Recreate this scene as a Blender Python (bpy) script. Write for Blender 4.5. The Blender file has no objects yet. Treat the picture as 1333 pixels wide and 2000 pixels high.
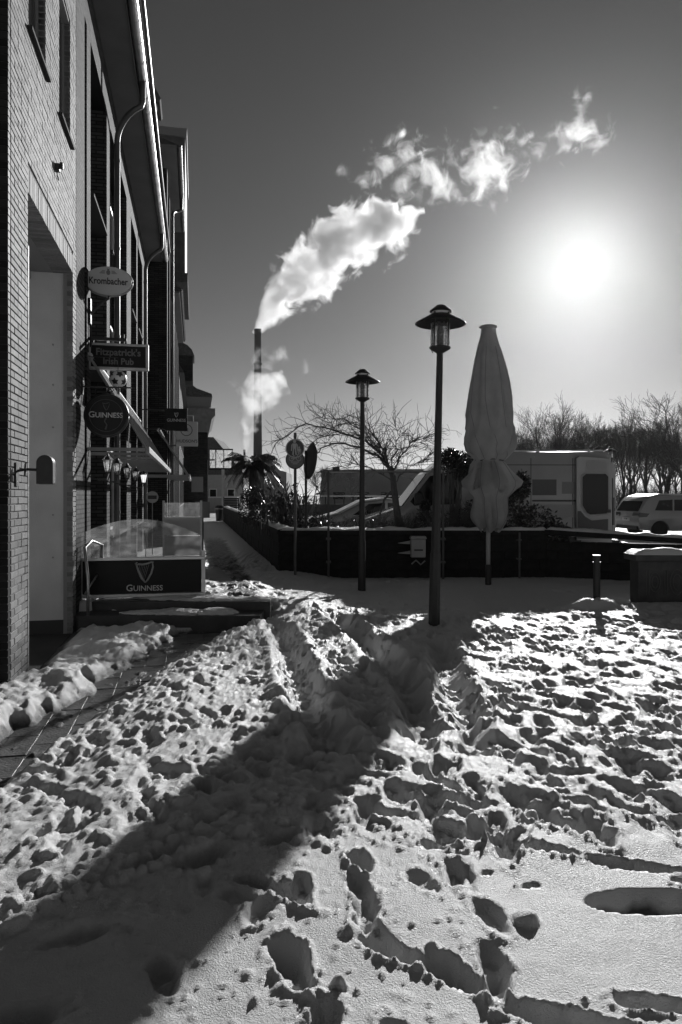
import bpy, bmesh, math, random
import numpy as np
from mathutils import Vector, Matrix

random.seed(7)
rng = np.random.default_rng(11)
sc = bpy.context.scene
COL = sc.collection
R = math.radians
PI = math.pi

# ---------------------------------------------------------------- camera
F = 1400.0                      # focal length in photo pixels (photo 1333 x 2000)
EYE = 1.62
cam_d = bpy.data.cameras.new('camera')
cam = bpy.data.objects.new('camera', cam_d)
COL.objects.link(cam)
cam.location = (0, 0, EYE)
cam.rotation_euler = (R(90), 0, 0)
cam_d.sensor_fit = 'VERTICAL'
cam_d.sensor_height = 36.0
cam_d.lens = 36.0 * F / 2000.0
cam_d.shift_y = -32.0 / 2000.0
cam_d.clip_start = 0.05
cam_d.clip_end = 5000
sc.camera = cam

# ---------------------------------------------------------------- sky, sun, exposure
SUN_DIR = Vector((464 / F, 1.0, 468 / F)).normalized()
SUN_EL = math.asin(SUN_DIR.z)
SUN_AZ = math.atan2(SUN_DIR.x, SUN_DIR.y)
w = bpy.data.worlds.new('World')
sc.world = w
w.use_nodes = True
wt = w.node_tree
wt.nodes.clear()
sky = wt.nodes.new('ShaderNodeTexSky')
sky.sky_type = 'NISHITA'
sky.sun_disc = False
sky.sun_elevation = SUN_EL
sky.sun_rotation = SUN_AZ
sky.altitude = 50
sky.air_density = 1.2
sky.dust_density = 0.08
sky.ozone_density = 1.0
sepc = wt.nodes.new('ShaderNodeSeparateColor')      # red-filter black and white
bgn = wt.nodes.new('ShaderNodeBackground')
bgn.inputs['Strength'].default_value = 0.056
won = wt.nodes.new('ShaderNodeOutputWorld')
wt.links.new(sky.outputs[0], sepc.inputs[0])
fb_ = wt.nodes.new('ShaderNodeMath'); fb_.operation = 'MULTIPLY_ADD'; fb_.inputs[1].default_value = -0.19   # red minus some blue
fc_ = wt.nodes.new('ShaderNodeMath'); fc_.operation = 'MAXIMUM'; fc_.inputs[1].default_value = 0.0
wt.links.new(sepc.outputs[2], fb_.inputs[0]); wt.links.new(sepc.outputs[0], fb_.inputs[2])
wt.links.new(fb_.outputs[0], fc_.inputs[0]); wt.links.new(fc_.outputs[0], bgn.inputs[0])
wt.links.new(bgn.outputs[0], won.inputs[0])

sun_d = bpy.data.lights.new('sun', 'SUN')
sun_d.energy = 5.0
sun_d.angle = R(0.5)
sun_d.color = (1, 1, 1)
sun = bpy.data.objects.new('sun', sun_d)
COL.objects.link(sun)
sun.rotation_euler = SUN_DIR.to_track_quat('Z', 'Y').to_euler()

sc.view_settings.view_transform = 'Standard'
sc.view_settings.look = 'None'
sc.view_settings.gamma = 1
sc.view_settings.use_curve_mapping = False
sc.view_settings.exposure = -0.15
sc.render.engine = 'CYCLES'
cy = sc.cycles
cy.max_bounces = 8
cy.diffuse_bounces = 2
cy.glossy_bounces = 3
cy.transmission_bounces = 4
cy.transparent_max_bounces = 12
cy.volume_bounces = 6
cy.volume_step_rate = 0.6
cy.volume_max_steps = 256
cy.use_denoising = True
cy.sample_clamp_indirect = 8.0
HAZE_DENSITY = 0.000048
HAZE_G = 0.895

# ---------------------------------------------------------------- helpers
def P(px, py, Y):
    """world point at depth Y seen at photo pixel (px, py)"""
    return Vector(((px - 666.5) / F * Y, Y, EYE + (968.0 - py) / F * Y))

class MB:
    def __init__(self):
        self.v = []; self.f = []; self.m = []
    def add(self, vs, fs, mi=0):
        n = len(self.v)
        self.v.extend([tuple(p) for p in vs])
        self.f.extend([tuple(i + n for i in q) for q in fs])
        self.m.extend([mi] * len(fs))
        return self
    def box(self, x0, x1, y0, y1, z0, z1, mi=0):
        vs = [(x0,y0,z0),(x1,y0,z0),(x1,y1,z0),(x0,y1,z0),(x0,y0,z1),(x1,y0,z1),(x1,y1,z1),(x0,y1,z1)]
        return self.add(vs, [(0,3,2,1),(4,5,6,7),(0,1,5,4),(1,2,6,5),(2,3,7,6),(3,0,4,7)], mi)
    def cyl(self, p0, p1, r0, r1=None, n=12, cap=True, mi=0):
        r1 = r0 if r1 is None else r1
        p0 = Vector(p0); p1 = Vector(p1)
        a = (p1 - p0).normalized()
        u = a.orthogonal().normalized(); v = a.cross(u)
        vs = []
        for p, r in ((p0, r0), (p1, r1)):
            for i in range(n):
                t = 2 * PI * i / n
                vs.append(p + u * (r * math.cos(t)) + v * (r * math.sin(t)))
        fs = [(i, (i+1) % n, n + (i+1) % n, n + i) for i in range(n)]
        if cap:
            fs += [tuple(range(n-1, -1, -1)), tuple(range(n, 2*n))]
        return self.add(vs, fs, mi)
    def tube(self, pts, rad, n=8, mi=0, cap=True):
        pts = [Vector(p) for p in pts]
        if not isinstance(rad, (list, tuple)): rad = [rad] * len(pts)
        vs = []; u = None
        for k, p in enumerate(pts):
            a = pts[min(k+1, len(pts)-1)] - pts[max(k-1, 0)]
            if a.length < 1e-9: a = Vector((0,0,1))
            a.normalize()
            if u is None: u = a.orthogonal().normalized()
            else:
                u = u - a * u.dot(a)
                u = a.orthogonal().normalized() if u.length < 1e-6 else u.normalized()
            v = a.cross(u)
            for i in range(n):
                t = 2 * PI * i / n
                vs.append(p + u * (rad[k] * math.cos(t)) + v * (rad[k] * math.sin(t)))
        fs = []
        for k in range(len(pts) - 1):
            b = k * n
            fs += [(b+i, b+(i+1) % n, b+n+(i+1) % n, b+n+i) for i in range(n)]
        if cap:
            fs += [tuple(range(n-1, -1, -1)), tuple(range((len(pts)-1)*n, len(pts)*n))]
        return self.add(vs, fs, mi)
    def lathe(self, prof, n=24, c=(0,0,0), mi=0, cap=True):
        vs = []
        for r, z in prof:
            for i in range(n):
                t = 2 * PI * i / n
                vs.append((c[0] + r * math.cos(t), c[1] + r * math.sin(t), c[2] + z))
        fs = []
        for k in range(len(prof) - 1):
            b = k * n
            fs += [(b+i, b+(i+1) % n, b+n+(i+1) % n, b+n+i) for i in range(n)]
        if cap:
            if prof[0][0] > 1e-6: fs.append(tuple(range(n-1, -1, -1)))
            if prof[-1][0] > 1e-6: fs.append(tuple(range((len(prof)-1)*n, len(prof)*n)))
        return self.add(vs, fs, mi)
    def prism(self, poly, a0, a1, axes='xz', mi=0):
        """extrude a polygon; axes names the polygon's plane"""
        def mk(p, h):
            if axes == 'xz': return (p[0], h, p[1])
            if axes == 'yz': return (h, p[0], p[1])
            return (p[0], p[1], h)
        n = len(poly)
        vs = [mk(p, a0) for p in poly] + [mk(p, a1) for p in poly]
        fs = [tuple(range(n)), tuple(range(2*n-1, n-1, -1))] + [(i, n+i, n+(i+1) % n, (i+1) % n) for i in range(n)]
        return self.add(vs, fs, mi)
    def build(self, name, mat, parent=None, smooth=False, loc=None, fix=True, bevel=0, bseg=2):
        me = bpy.data.meshes.new(name)
        me.from_pydata(self.v, [], self.f)
        mats = mat if isinstance(mat, (list, tuple)) else [mat]
        for m in mats: me.materials.append(m)
        if len(mats) > 1: me.polygons.foreach_set('material_index', self.m)
        if fix and len(self.f) < 60000:
            bm = bmesh.new(); bm.from_mesh(me)
            bmesh.ops.recalc_face_normals(bm, faces=bm.faces)
            if bevel:
                es = [e for e in bm.edges if len(e.link_faces) == 2 and e.calc_face_angle(0) > 0.6]
                bmesh.ops.bevel(bm, geom=es, offset=bevel, segments=bseg, affect='EDGES', profile=0.5, clamp_overlap=True)
            bm.to_mesh(me); bm.free()
        if smooth:
            me.polygons.foreach_set('use_smooth', [True] * len(me.polygons))
            if smooth != 'all':
                try: me.set_sharp_from_angle(angle=R(40))
                except Exception: pass
        o = bpy.data.objects.new(name, me)
        COL.objects.link(o)
        if parent: o.parent = parent
        if loc is not None: o.location = loc
        return o

def tag(o, label=None, cat=None, group=None, kind=None):
    if label: o['label'] = label
    if cat: o['category'] = cat
    if group: o['group'] = group
    if kind: o['kind'] = kind
    return o

def thing(name, label, cat, loc=(0,0,0), rz=0.0, group=None):
    o = bpy.data.objects.new(name, None)
    COL.objects.link(o)
    o.location = loc; o.rotation_euler = (0, 0, rz)
    o.empty_display_size = 0.2
    return tag(o, label, cat, group)

def copy_tree(o, parent=None):
    c = o.copy(); COL.objects.link(c)
    if parent: c.parent = parent
    for ch in list(o.children): copy_tree(ch, c)
    return c

def text(name, s, size, mat, parent, loc, rot=(PI/2, 0, 0), ext=0.002, sx=1.0, align='CENTER', shear=0.0, spacing=1.0, offset=0.0):
    cu = bpy.data.curves.new(name, 'FONT')
    cu.body = s; cu.size = size; cu.extrude = ext
    cu.align_x = align; cu.align_y = 'CENTER'
    cu.shear = shear; cu.space_character = spacing; cu.offset = offset
    cu.resolution_u = 3
    cu.materials.append(mat)
    tmp = bpy.data.objects.new(name, cu)
    COL.objects.link(tmp)
    bpy.context.view_layer.update()
    dg = bpy.context.evaluated_depsgraph_get()
    me = bpy.data.meshes.new_from_object(tmp.evaluated_get(dg))
    bpy.data.objects.remove(tmp)
    o = bpy.data.objects.new(name, me)
    COL.objects.link(o)
    if parent: o.parent = parent
    o.location = loc; o.rotation_euler = rot; o.scale = (sx, 1, 1)
    return o

# ---------------------------------------------------------------- materials (all neutral: the photograph is black and white)
def g(v): return (v, v, v, 1)
MATS = {}
def mat(name, base=0.3, rough=0.6, metal=0.0, spec=0.5, var=0.0, vscale=3.0, bump=0.0, bscale=40.0, coat=0.0, detail=4.0):
    if name in MATS: return MATS[name]
    m = bpy.data.materials.new(name); m.use_nodes = True
    nt = m.node_tree; b = nt.nodes['Principled BSDF']
    b.inputs['Base Color'].default_value = g(base)
    b.inputs['Roughness'].default_value = rough
    b.inputs['Metallic'].default_value = metal
    b.inputs['Specular IOR Level'].default_value = spec
    b.inputs['Coat Weight'].default_value = coat
    tc = nt.nodes.new('ShaderNodeTexCoord')
    if var:
        n = nt.nodes.new('ShaderNodeTexNoise'); n.inputs['Scale'].default_value = vscale
        n.inputs['Detail'].default_value = detail
        mr = nt.nodes.new('ShaderNodeMapRange')
        mr.inputs['From Min'].default_value = 0.3; mr.inputs['From Max'].default_value = 0.7
        mr.inputs['To Min'].default_value = base * (1 - var); mr.inputs['To Max'].default_value = base * (1 + var)
        nt.links.new(tc.outputs['Object'], n.inputs['Vector'])
        nt.links.new(n.outputs[0], mr.inputs[0])
        nt.links.new(mr.outputs[0], b.inputs['Base Color'])
        r2 = nt.nodes.new('ShaderNodeMapRange')
        r2.inputs['To Min'].default_value = max(0.02, rough - 0.15); r2.inputs['To Max'].default_value = min(1, rough + 0.15)
        nt.links.new(n.outputs[0], r2.inputs[0]); nt.links.new(r2.outputs[0], b.inputs['Roughness'])
    if bump:
        n2 = nt.nodes.new('ShaderNodeTexNoise'); n2.inputs['Scale'].default_value = bscale; n2.inputs['Detail'].default_value = 5
        bp = nt.nodes.new('ShaderNodeBump'); bp.inputs['Strength'].default_value = bump; bp.inputs['Distance'].default_value = 0.02
        nt.links.new(tc.outputs['Object'], n2.inputs['Vector'])
        nt.links.new(n2.outputs[0], bp.inputs['Height']); nt.links.new(bp.outputs[0], b.inputs['Normal'])
    MATS[name] = m
    return m

def brick_piece_mat(name, lo, hi, rough=0.5):
    """material of single modelled bricks: tone differs from brick to brick"""
    m = bpy.data.materials.new(name); m.use_nodes = True
    nt = m.node_tree; b = nt.nodes['Principled BSDF']
    oi = nt.nodes.new('ShaderNodeObjectInfo'); ge = nt.nodes.new('ShaderNodeNewGeometry')
    ad = nt.nodes.new('ShaderNodeMath'); ad.operation = 'ADD'
    fr = nt.nodes.new('ShaderNodeMath'); fr.operation = 'FRACT'
    nt.links.new(oi.outputs['Random'], ad.inputs[0]); nt.links.new(ge.outputs['Random Per Island'], ad.inputs[1])
    nt.links.new(ad.outputs[0], fr.inputs[0])
    tc = nt.nodes.new('ShaderNodeTexCoord')
    n = nt.nodes.new('ShaderNodeTexNoise'); n.inputs['Scale'].default_value = 0.9; n.inputs['Detail'].default_value = 8
    nt.links.new(ge.outputs['Position'], n.inputs['Vector'])
    n3 = nt.nodes.new('ShaderNodeTexNoise'); n3.inputs['Scale'].default_value = 35; n3.inputs['Detail'].default_value = 5
    nt.links.new(ge.outputs['Position'], n3.inputs['Vector'])
    mr = nt.nodes.new('ShaderNodeMapRange'); mr.inputs['To Min'].default_value = lo; mr.inputs['To Max'].default_value = hi
    nt.links.new(fr.outputs[0], mr.inputs[0])
    w1 = nt.nodes.new('ShaderNodeMapRange'); w1.inputs['From Min'].default_value = 0.35; w1.inputs['From Max'].default_value = 0.65
    w1.inputs['To Min'].default_value = 0.7; w1.inputs['To Max'].default_value = 1.08
    nt.links.new(n.outputs[0], w1.inputs[0])
    w2 = nt.nodes.new('ShaderNodeMapRange'); w2.inputs['From Min'].default_value = 0.3; w2.inputs['From Max'].default_value = 0.7
    w2.inputs['To Min'].default_value = 0.82; w2.inputs['To Max'].default_value = 1.1
    nt.links.new(n3.outputs[0], w2.inputs[0])
    m1 = nt.nodes.new('ShaderNodeMath'); m1.operation = 'MULTIPLY'
    m2 = nt.nodes.new('ShaderNodeMath'); m2.operation = 'MULTIPLY'
    nt.links.new(mr.outputs[0], m1.inputs[0]); nt.links.new(w1.outputs[0], m1.inputs[1])
    nt.links.new(m1.outputs[0], m2.inputs[0]); nt.links.new(w2.outputs[0], m2.inputs[1])
    nt.links.new(m2.outputs[0], b.inputs['Base Color'])
    b.inputs['Roughness'].default_value = rough; b.inputs['Specular IOR Level'].default_value = 0.16
    bp = nt.nodes.new('ShaderNodeBump'); bp.inputs['Strength'].default_value = 0.35; bp.inputs['Distance'].default_value = 0.004
    nt.links.new(n3.outputs[0], bp.inputs['Height']); nt.links.new(bp.outputs[0], b.inputs['Normal'])
    MATS[name] = m
    return m

def brick_wall_mat(name, c1, c2, mortar, scale_l=0.25, course=0.0625, axis='yz'):
    """distant brickwork as a texture with relief; axis names the wall plane in object space"""
    if name in MATS: return MATS[name]
    m = bpy.data.materials.new(name); m.use_nodes = True
    nt = m.node_tree; b = nt.nodes['Principled BSDF']
    tc = nt.nodes.new('ShaderNodeTexCoord'); sx = nt.nodes.new('ShaderNodeSeparateXYZ')
    nt.links.new(tc.outputs['Object'], sx.inputs[0])
    ad = nt.nodes.new('ShaderNodeMath'); ad.operation = 'ADD'     # x + y runs along either wall direction
    nt.links.new(sx.outputs[0], ad.inputs[0]); nt.links.new(sx.outputs[1], ad.inputs[1])
    cx = nt.nodes.new('ShaderNodeCombineXYZ')
    nt.links.new(ad.outputs[0], cx.inputs[0]); nt.links.new(sx.outputs[2], cx.inputs[1])
    br = nt.nodes.new('ShaderNodeTexBrick')
    br.inputs['Scale'].default_value = 1.0
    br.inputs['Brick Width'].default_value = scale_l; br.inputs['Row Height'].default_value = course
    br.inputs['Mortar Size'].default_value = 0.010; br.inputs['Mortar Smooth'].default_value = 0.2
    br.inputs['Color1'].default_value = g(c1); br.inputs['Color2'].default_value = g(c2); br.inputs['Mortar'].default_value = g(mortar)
    nt.links.new(cx.outputs[0], br.inputs['Vector'])
    n = nt.nodes.new('ShaderNodeTexNoise'); n.inputs['Scale'].default_value = 1.3; n.inputs['Detail'].default_value = 8
    nt.links.new(tc.outputs['Object'], n.inputs['Vector'])
    mr = nt.nodes.new('ShaderNodeMapRange'); mr.inputs['From Min'].default_value = 0.35; mr.inputs['From Max'].default_value = 0.65
    mr.inputs['To Min'].default_value = 0.65; mr.inputs['To Max'].default_value = 1.1
    nt.links.new(n.outputs[0], mr.inputs[0])
    mx = nt.nodes.new('ShaderNodeMix'); mx.data_type = 'RGBA'; mx.blend_type = 'MULTIPLY'; mx.inputs[0].default_value = 1
    nt.links.new(br.outputs['Color'], mx.inputs[6]); nt.links.new(mr.outputs[0], mx.inputs[7])
    nt.links.new(mx.outputs[2], b.inputs['Base Color'])
    b.inputs['Roughness'].default_value = 0.75; b.inputs['Specular IOR Level'].default_value = 0.10
    bp = nt.nodes.new('ShaderNodeBump'); bp.invert = True; bp.inputs['Strength'].default_value = 0.7; bp.inputs['Distance'].default_value = 0.01
    nt.links.new(br.outputs['Fac'], bp.inputs['Height']); nt.links.new(bp.outputs[0], b.inputs['Normal'])
    MATS[name] = m
    return m

def snow_mat():
    m = bpy.data.materials.new('snow'); m.use_nodes = True
    nt = m.node_tree; b = nt.nodes['Principled BSDF']
    ge = nt.nodes.new('ShaderNodeNewGeometry')
    at = nt.nodes.new('ShaderNodeAttribute'); at.attribute_name = 'dirt'
    n = nt.nodes.new('ShaderNodeTexNoise'); n.inputs['Scale'].default_value = 9; n.inputs['Detail'].default_value = 6
    nt.links.new(ge.outputs['Position'], n.inputs['Vector'])
    ml = nt.nodes.new('ShaderNodeMath'); ml.operation = 'MULTIPLY_ADD'
    ml.inputs[1].default_value = 0.9; ml.inputs[2].default_value = -0.45
    nt.links.new(n.outputs[0], ml.inputs[0])
    ad = nt.nodes.new('ShaderNodeMath'); ad.operation = 'ADD'
    nt.links.new(at.outputs['Fac'], ad.inputs[0]); nt.links.new(ml.outputs[0], ad.inputs[1])
    rp = nt.nodes.new('ShaderNodeMapRange'); rp.inputs['From Min'].default_value = 0.35; rp.inputs['From Max'].default_value = 0.75
    rp.inputs['To Min'].default_value = 0.77; rp.inputs['To Max'].default_value = 0.10
    nt.links.new(ad.outputs[0], rp.inputs[0])
    nt.links.new(rp.outputs[0], b.inputs['Base Color'])
    # grains: roughness speckle gives scattered sparkle
    v = nt.nodes.new('ShaderNodeTexVoronoi'); v.inputs['Scale'].default_value = 160
    nt.links.new(ge.outputs['Position'], v.inputs['Vector'])
    rr = nt.nodes.new('ShaderNodeMapRange'); rr.inputs['From Max'].default_value = 1.0
    rr.inputs['To Min'].default_value = 0.32; rr.inputs['To Max'].default_value = 0.7
    sc3 = nt.nodes.new('ShaderNodeSeparateColor')
    nt.links.new(v.outputs['Color'], sc3.inputs[0]); nt.links.new(sc3.outputs[0], rr.inputs[0])
    nt.links.new(rr.outputs[0], b.inputs['Roughness'])
    b.inputs['Specular IOR Level'].default_value = 0.35
    n1 = nt.nodes.new('ShaderNodeTexNoise'); n1.inputs['Scale'].default_value = 120; n1.inputs['Detail'].default_value = 4; n1.inputs['Roughness'].default_value = 0.7
    nt.links.new(ge.outputs['Position'], n1.inputs['Vector'])
    v2 = nt.nodes.new('ShaderNodeTexVoronoi'); v2.inputs['Scale'].default_value = 230
    nt.links.new(ge.outputs['Position'], v2.inputs['Vector'])
    s2 = nt.nodes.new('ShaderNodeSeparateColor'); nt.links.new(v2.outputs['Color'], s2.inputs[0])
    ma = nt.nodes.new('ShaderNodeMath'); ma.operation = 'MULTIPLY_ADD'; ma.inputs[1].default_value = 0.28
    nt.links.new(s2.outputs[1], ma.inputs[0]); nt.links.new(n1.outputs[0], ma.inputs[2])
    bp = nt.nodes.new('ShaderNodeBump'); bp.inputs['Strength'].default_value = 0.95; bp.inputs['Distance'].default_value = 0.008
    nt.links.new(ma.outputs[0], bp.inputs['Height']); nt.links.new(bp.outputs[0], b.inputs['Normal'])
    MATS['snow'] = m
    return m

def glass_mat(name, tint=0.9, dirt=0.06, refl_rough=0.02):
    m = bpy.data.materials.new(name); m.use_nodes = True
    nt = m.node_tree; nt.nodes.clear()
    out = nt.nodes.new('ShaderNodeOutputMaterial')
    tr = nt.nodes.new('ShaderNodeBsdfTransparent'); tr.inputs[0].default_value = g(tint)
    gl = nt.nodes.new('ShaderNodeBsdfGlossy'); gl.inputs['Roughness'].default_value = refl_rough; gl.inputs[0].default_value = g(0.9)
    df = nt.nodes.new('ShaderNodeBsdfTranslucent'); df.inputs[0].default_value = g(0.7)
    fr = nt.nodes.new('ShaderNodeFresnel'); fr.inputs[0].default_value = 1.45
    n = nt.nodes.new('ShaderNodeTexNoise'); n.inputs['Scale'].default_value = 6; n.inputs['Detail'].default_value = 6
    mr = nt.nodes.new('ShaderNodeMapRange'); mr.inputs['From Min'].default_value = 0.35; mr.inputs['From Max'].default_value = 0.75
    mr.inputs['To Min'].default_value = dirt * 0.3; mr.inputs['To Max'].default_value = dirt * 1.8
    nt.links.new(n.outputs[0], mr.inputs[0])
    m1 = nt.nodes.new('ShaderNodeMixShader'); m2 = nt.nodes.new('ShaderNodeMixShader')
    nt.links.new(fr.outputs[0], m1.inputs[0]); nt.links.new(tr.outputs[0], m1.inputs[1]); nt.links.new(gl.outputs[0], m1.inputs[2])
    nt.links.new(mr.outputs[0], m2.inputs[0]); nt.links.new(m1.outputs[0], m2.inputs[1]); nt.links.new(df.outputs[0], m2.inputs[2])
    nt.links.new(m2.outputs[0], out.inputs[0])
    MATS[name] = m
    return m

def fabric_mat(name, base, trans):
    m = bpy.data.materials.new(name); m.use_nodes = True
    nt = m.node_tree; nt.nodes.clear()
    out = nt.nodes.new('ShaderNodeOutputMaterial')
    d = nt.nodes.new('ShaderNodeBsdfDiffuse'); t = nt.nodes.new('ShaderNodeBsdfTranslucent')
    tc = nt.nodes.new('ShaderNodeTexCoord')
    n = nt.nodes.new('ShaderNodeTexNoise'); n.inputs['Scale'].default_value = 2.5; n.inputs['Detail'].default_value = 8
    nt.links.new(tc.outputs['Object'], n.inputs['Vector'])
    mr = nt.nodes.new('ShaderNodeMapRange'); mr.inputs['From Min'].default_value = 0.3; mr.inputs['From Max'].default_value = 0.7
    mr.inputs['To Min'].default_value = base * 0.8; mr.inputs['To Max'].default_value = base * 1.15
    nt.links.new(n.outputs[0], mr.inputs[0])
    nt.links.new(mr.outputs[0], d.inputs[0]); nt.links.new(mr.outputs[0], t.inputs[0])
    wv = nt.nodes.new('ShaderNodeTexNoise'); wv.inputs['Scale'].default_value = 14; wv.inputs['Detail'].default_value = 5
    nt.links.new(tc.outputs['Object'], wv.inputs['Vector'])
    bp = nt.nodes.new('ShaderNodeBump'); bp.inputs['Strength'].default_value = 0.4; bp.inputs['Distance'].default_value = 0.02
    nt.links.new(wv.outputs[0], bp.inputs['Height'])
    nt.links.new(bp.outputs[0], d.inputs['Normal']); nt.links.new(bp.outputs[0], t.inputs['Normal'])
    mx = nt.nodes.new('ShaderNodeMixShader'); mx.inputs[0].default_value = trans
    nt.links.new(d.outputs[0], mx.inputs[1]); nt.links.new(t.outputs[0], mx.inputs[2])
    nt.links.new(mx.outputs[0], out.inputs[0])
    MATS[name] = m
    return m

SNOW = snow_mat()
BRICK = brick_piece_mat('near_brick', 0.17, 0.32, 0.7)
MORTAR = mat('mortar', 0.26, 0.9, bump=0.4, bscale=120)
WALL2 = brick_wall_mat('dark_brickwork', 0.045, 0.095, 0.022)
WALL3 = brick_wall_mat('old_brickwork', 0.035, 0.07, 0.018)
PLASTER = mat('white_plaster', 0.60, 0.9, var=0.16, vscale=1.3, bump=0.3, bscale=90)
CONC = mat('concrete', 0.32, 0.85, var=0.25, vscale=3, bump=0.4, bscale=50)
DARKCONC = mat('dark_stone', 0.09, 0.8, var=0.3, vscale=5, bump=0.4, bscale=40)
BLACKM = mat('black_metal', 0.03, 0.42, metal=0.0, var=0.3, vscale=12)
POLE = mat('painted_pole', 0.022, 0.5, var=0.3, vscale=6)
STEEL = mat('galvanised_steel', 0.45, 0.38, metal=0.9, var=0.15, vscale=9)
ZINC = mat('zinc_sheet', 0.42, 0.34, metal=0.85, var=0.25, vscale=4, bump=0.08, bscale=8)
SOFFIT = mat('soffit_boards', 0.14, 0.75, var=0.15, vscale=2)
TILE = mat('roof_tile', 0.10, 0.85, spec=0.15, var=0.3, vscale=8, bump=0.5, bscale=12)
WHITEP = mat('white_paint', 0.78, 0.4, var=0.05, vscale=5)
GREYP = mat('grey_paint', 0.3, 0.5, var=0.1, vscale=5)
DARKP = mat('dark_panel', 0.010, 0.4, spec=0.25, var=0.2, vscale=4)
GLASSD = mat('dark_window_glass', 0.012, 0.08, spec=0.28)
GLASS = glass_mat('clear_glass', 0.9, 0.06)
LAMPGLASS = glass_mat('lamp_glass', 0.88, 0.42, 0.08)
CANVAS = fabric_mat('parasol_canvas', 0.42, 0.38)
AWNING = fabric_mat('awning_canvas', 0.45, 0.4)
LEAF = mat('dark_leaf', 0.045, 0.35, var=0.4, vscale=6)
BARK = mat('bark', 0.10, 0.9, var=0.3, vscale=8)
RUBBER = mat('rubber', 0.03, 0.85)
CARW = mat('white_car_paint', 0.32, 0.22, coat=0.6, var=0.04)
CARG = mat('grey_car_paint', 0.3, 0.3, metal=0.5, coat=0.5)
LETTER = mat('pale_lettering', 0.62, 0.5)
DLETTER = mat('dark_lettering', 0.025, 0.5)
REDL = mat('tail_light', 0.08, 0.15)

# ---------------------------------------------------------------- noise (numpy)
_perm = rng.permutation(256).astype(np.int64)
_perm = np.concatenate([_perm, _perm, _perm])
_ga = rng.uniform(0, 2 * PI, 256)
_gx, _gy = np.cos(_ga), np.sin(_ga)
def pn(x, y, seed=0):
    x = x + seed * 17.37; y = y + seed * 9.71
    xi = np.floor(x).astype(np.int64); yi = np.floor(y).astype(np.int64)
    xf = x - xi; yf = y - yi
    xi &= 255; yi &= 255
    u = xf**3 * (xf * (xf * 6 - 15) + 10); v = yf**3 * (yf * (yf * 6 - 15) + 10)
    def gr(i, j, dx, dy):
        h = _perm[_perm[(xi + i)] + yi + j] & 255
        return _gx[h] * dx + _gy[h] * dy
    a = gr(0,0,xf,yf); b = gr(1,0,xf-1,yf); c = gr(0,1,xf,yf-1); d = gr(1,1,xf-1,yf-1)
    return (a*(1-u) + b*u) * (1-v) + (c*(1-u) + d*u) * v
def fbm(x, y, f, oct=4, seed=0, gain=0.5):
    s = 0; a = 1
    for k in range(oct):
        s = s + a * pn(x * f, y * f, seed + k * 3); f *= 2.03; a *= gain
    return s
def billow(x, y, f, oct=3, seed=0):
    s = 0; a = 1
    for k in range(oct):
        s = s + a * (1 - 2.2 * np.abs(pn(x * f, y * f, seed + k * 5))); f *= 2.1; a *= 0.5
    return s
def sm(a, b, x):
    t = np.clip((x - a) / (b - a), 0, 1); return t * t * (3 - 2 * t)

# street frame: local x = outwards from the facade line, local y = along the street
TH = math.atan2(284.5, F)
A0 = Vector((-2.734, 5.94, 0))
DN = Vector((math.cos(TH), math.sin(TH), 0)); DD = Vector((-math.sin(TH), math.cos(TH), 0))
def S(o, s, z=0.0):
    return A0 + DN * o + DD * s + Vector((0, 0, z))

# ---------------------------------------------------------------- snow ground, one sheet, finer where people walked close by
ys = [1.0]
while ys[-1] < 17: ys.append(ys[-1] + max(0.006, 0.0046 * ys[-1]))
while ys[-1] < 75: ys.append(ys[-1] * 1.035)
ys = np.array(ys)
xr = [0.0]
while xr[-1] < 26:
    x = xr[-1]
    xr.append(x + (0.0095 if x < 1.9 else min(0.0095 + (x - 1.9) * 0.0065, 0.6) if x < 5.5 else 0.033 + (x - 5.5) * 0.12))
xr = np.array(xr)
xs = np.concatenate([-xr[:0:-1], xr])
GX, GY = np.meshgrid(xs, ys)
PATH = [(-2.5, 3.3, .45), (-2.20, 4.5, .23), (-2.05, 5.6, .20), (-1.95, 6.7, .21), (-1.78, 7.9, .25), (-1.48, 9.05, .36), (-1.38, 9.6, .45)]
# signed distance to the cleared path
pc = np.interp(GY, [p[1] for p in PATH], [p[0] for p in PATH]); pw = np.interp(GY, [p[1] for p in PATH], [p[2] for p in PATH])
wob = 0.10 * fbm(GX, GY, 2.6, 4, 40) + (GX < pc) * (0.16 * fbm(GX, GY, 1.7, 4, 42) - 0.02)
pd = np.abs(GX - pc) - pw + wob
inpath = (1 - sm(-0.04, 0.17, pd)) * (GY < 9.7) * (GY > 2.5)
OO = (GX - A0.x) * DN.x + (GY - A0.y) * DN.y
SS = (GX - A0.x) * DD.x + (GY - A0.y) * DD.y
base = -0.12 * sm(9.0, 13.0, GY) * sm(-1.2, 0.2, GX)
H = base.copy()
H += 0.05 * fbm(GX, GY, 0.35, 3, 1)
# where it is trampled and where the crust is still whole
crust = sm(3.6, 2.95, GY + 0.45 * pn(GX * 1.2, GY * 1.2, 7) - 0.10 * np.clip(GX, -1, 1.6)) * sm(-0.75, -0.15, GX + 0.25 * pn(GX * 2, GY * 2, 8) + 0.9 * (2.9 - GY))
crust = np.maximum(crust, sm(2.75, 2.3, GY + .2 * pn(GX * 2, GY * 2, 6)))
quiet = sm(10.2, 11.0, GY + 0.5 * pn(GX, GY, 9)) * sm(17, 15, GY)            # little walked snow between lamp and planter
rough = (1 - crust) * (1 - 0.5 * quiet)
packed = sm(1.0, 1.9, GX - 0.12 * (GY - 6)) * sm(4.6, 5.5, GY) * sm(10.5, 9.6, GY)    # trodden way on the right
left = sm(0.2, -0.6, GX + 0.08 * (GY - 5)) * sm(3.0, 3.8, GY)
H += rough * 0.030 * fbm(GX, GY, 1.6, 4, 12)
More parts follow.
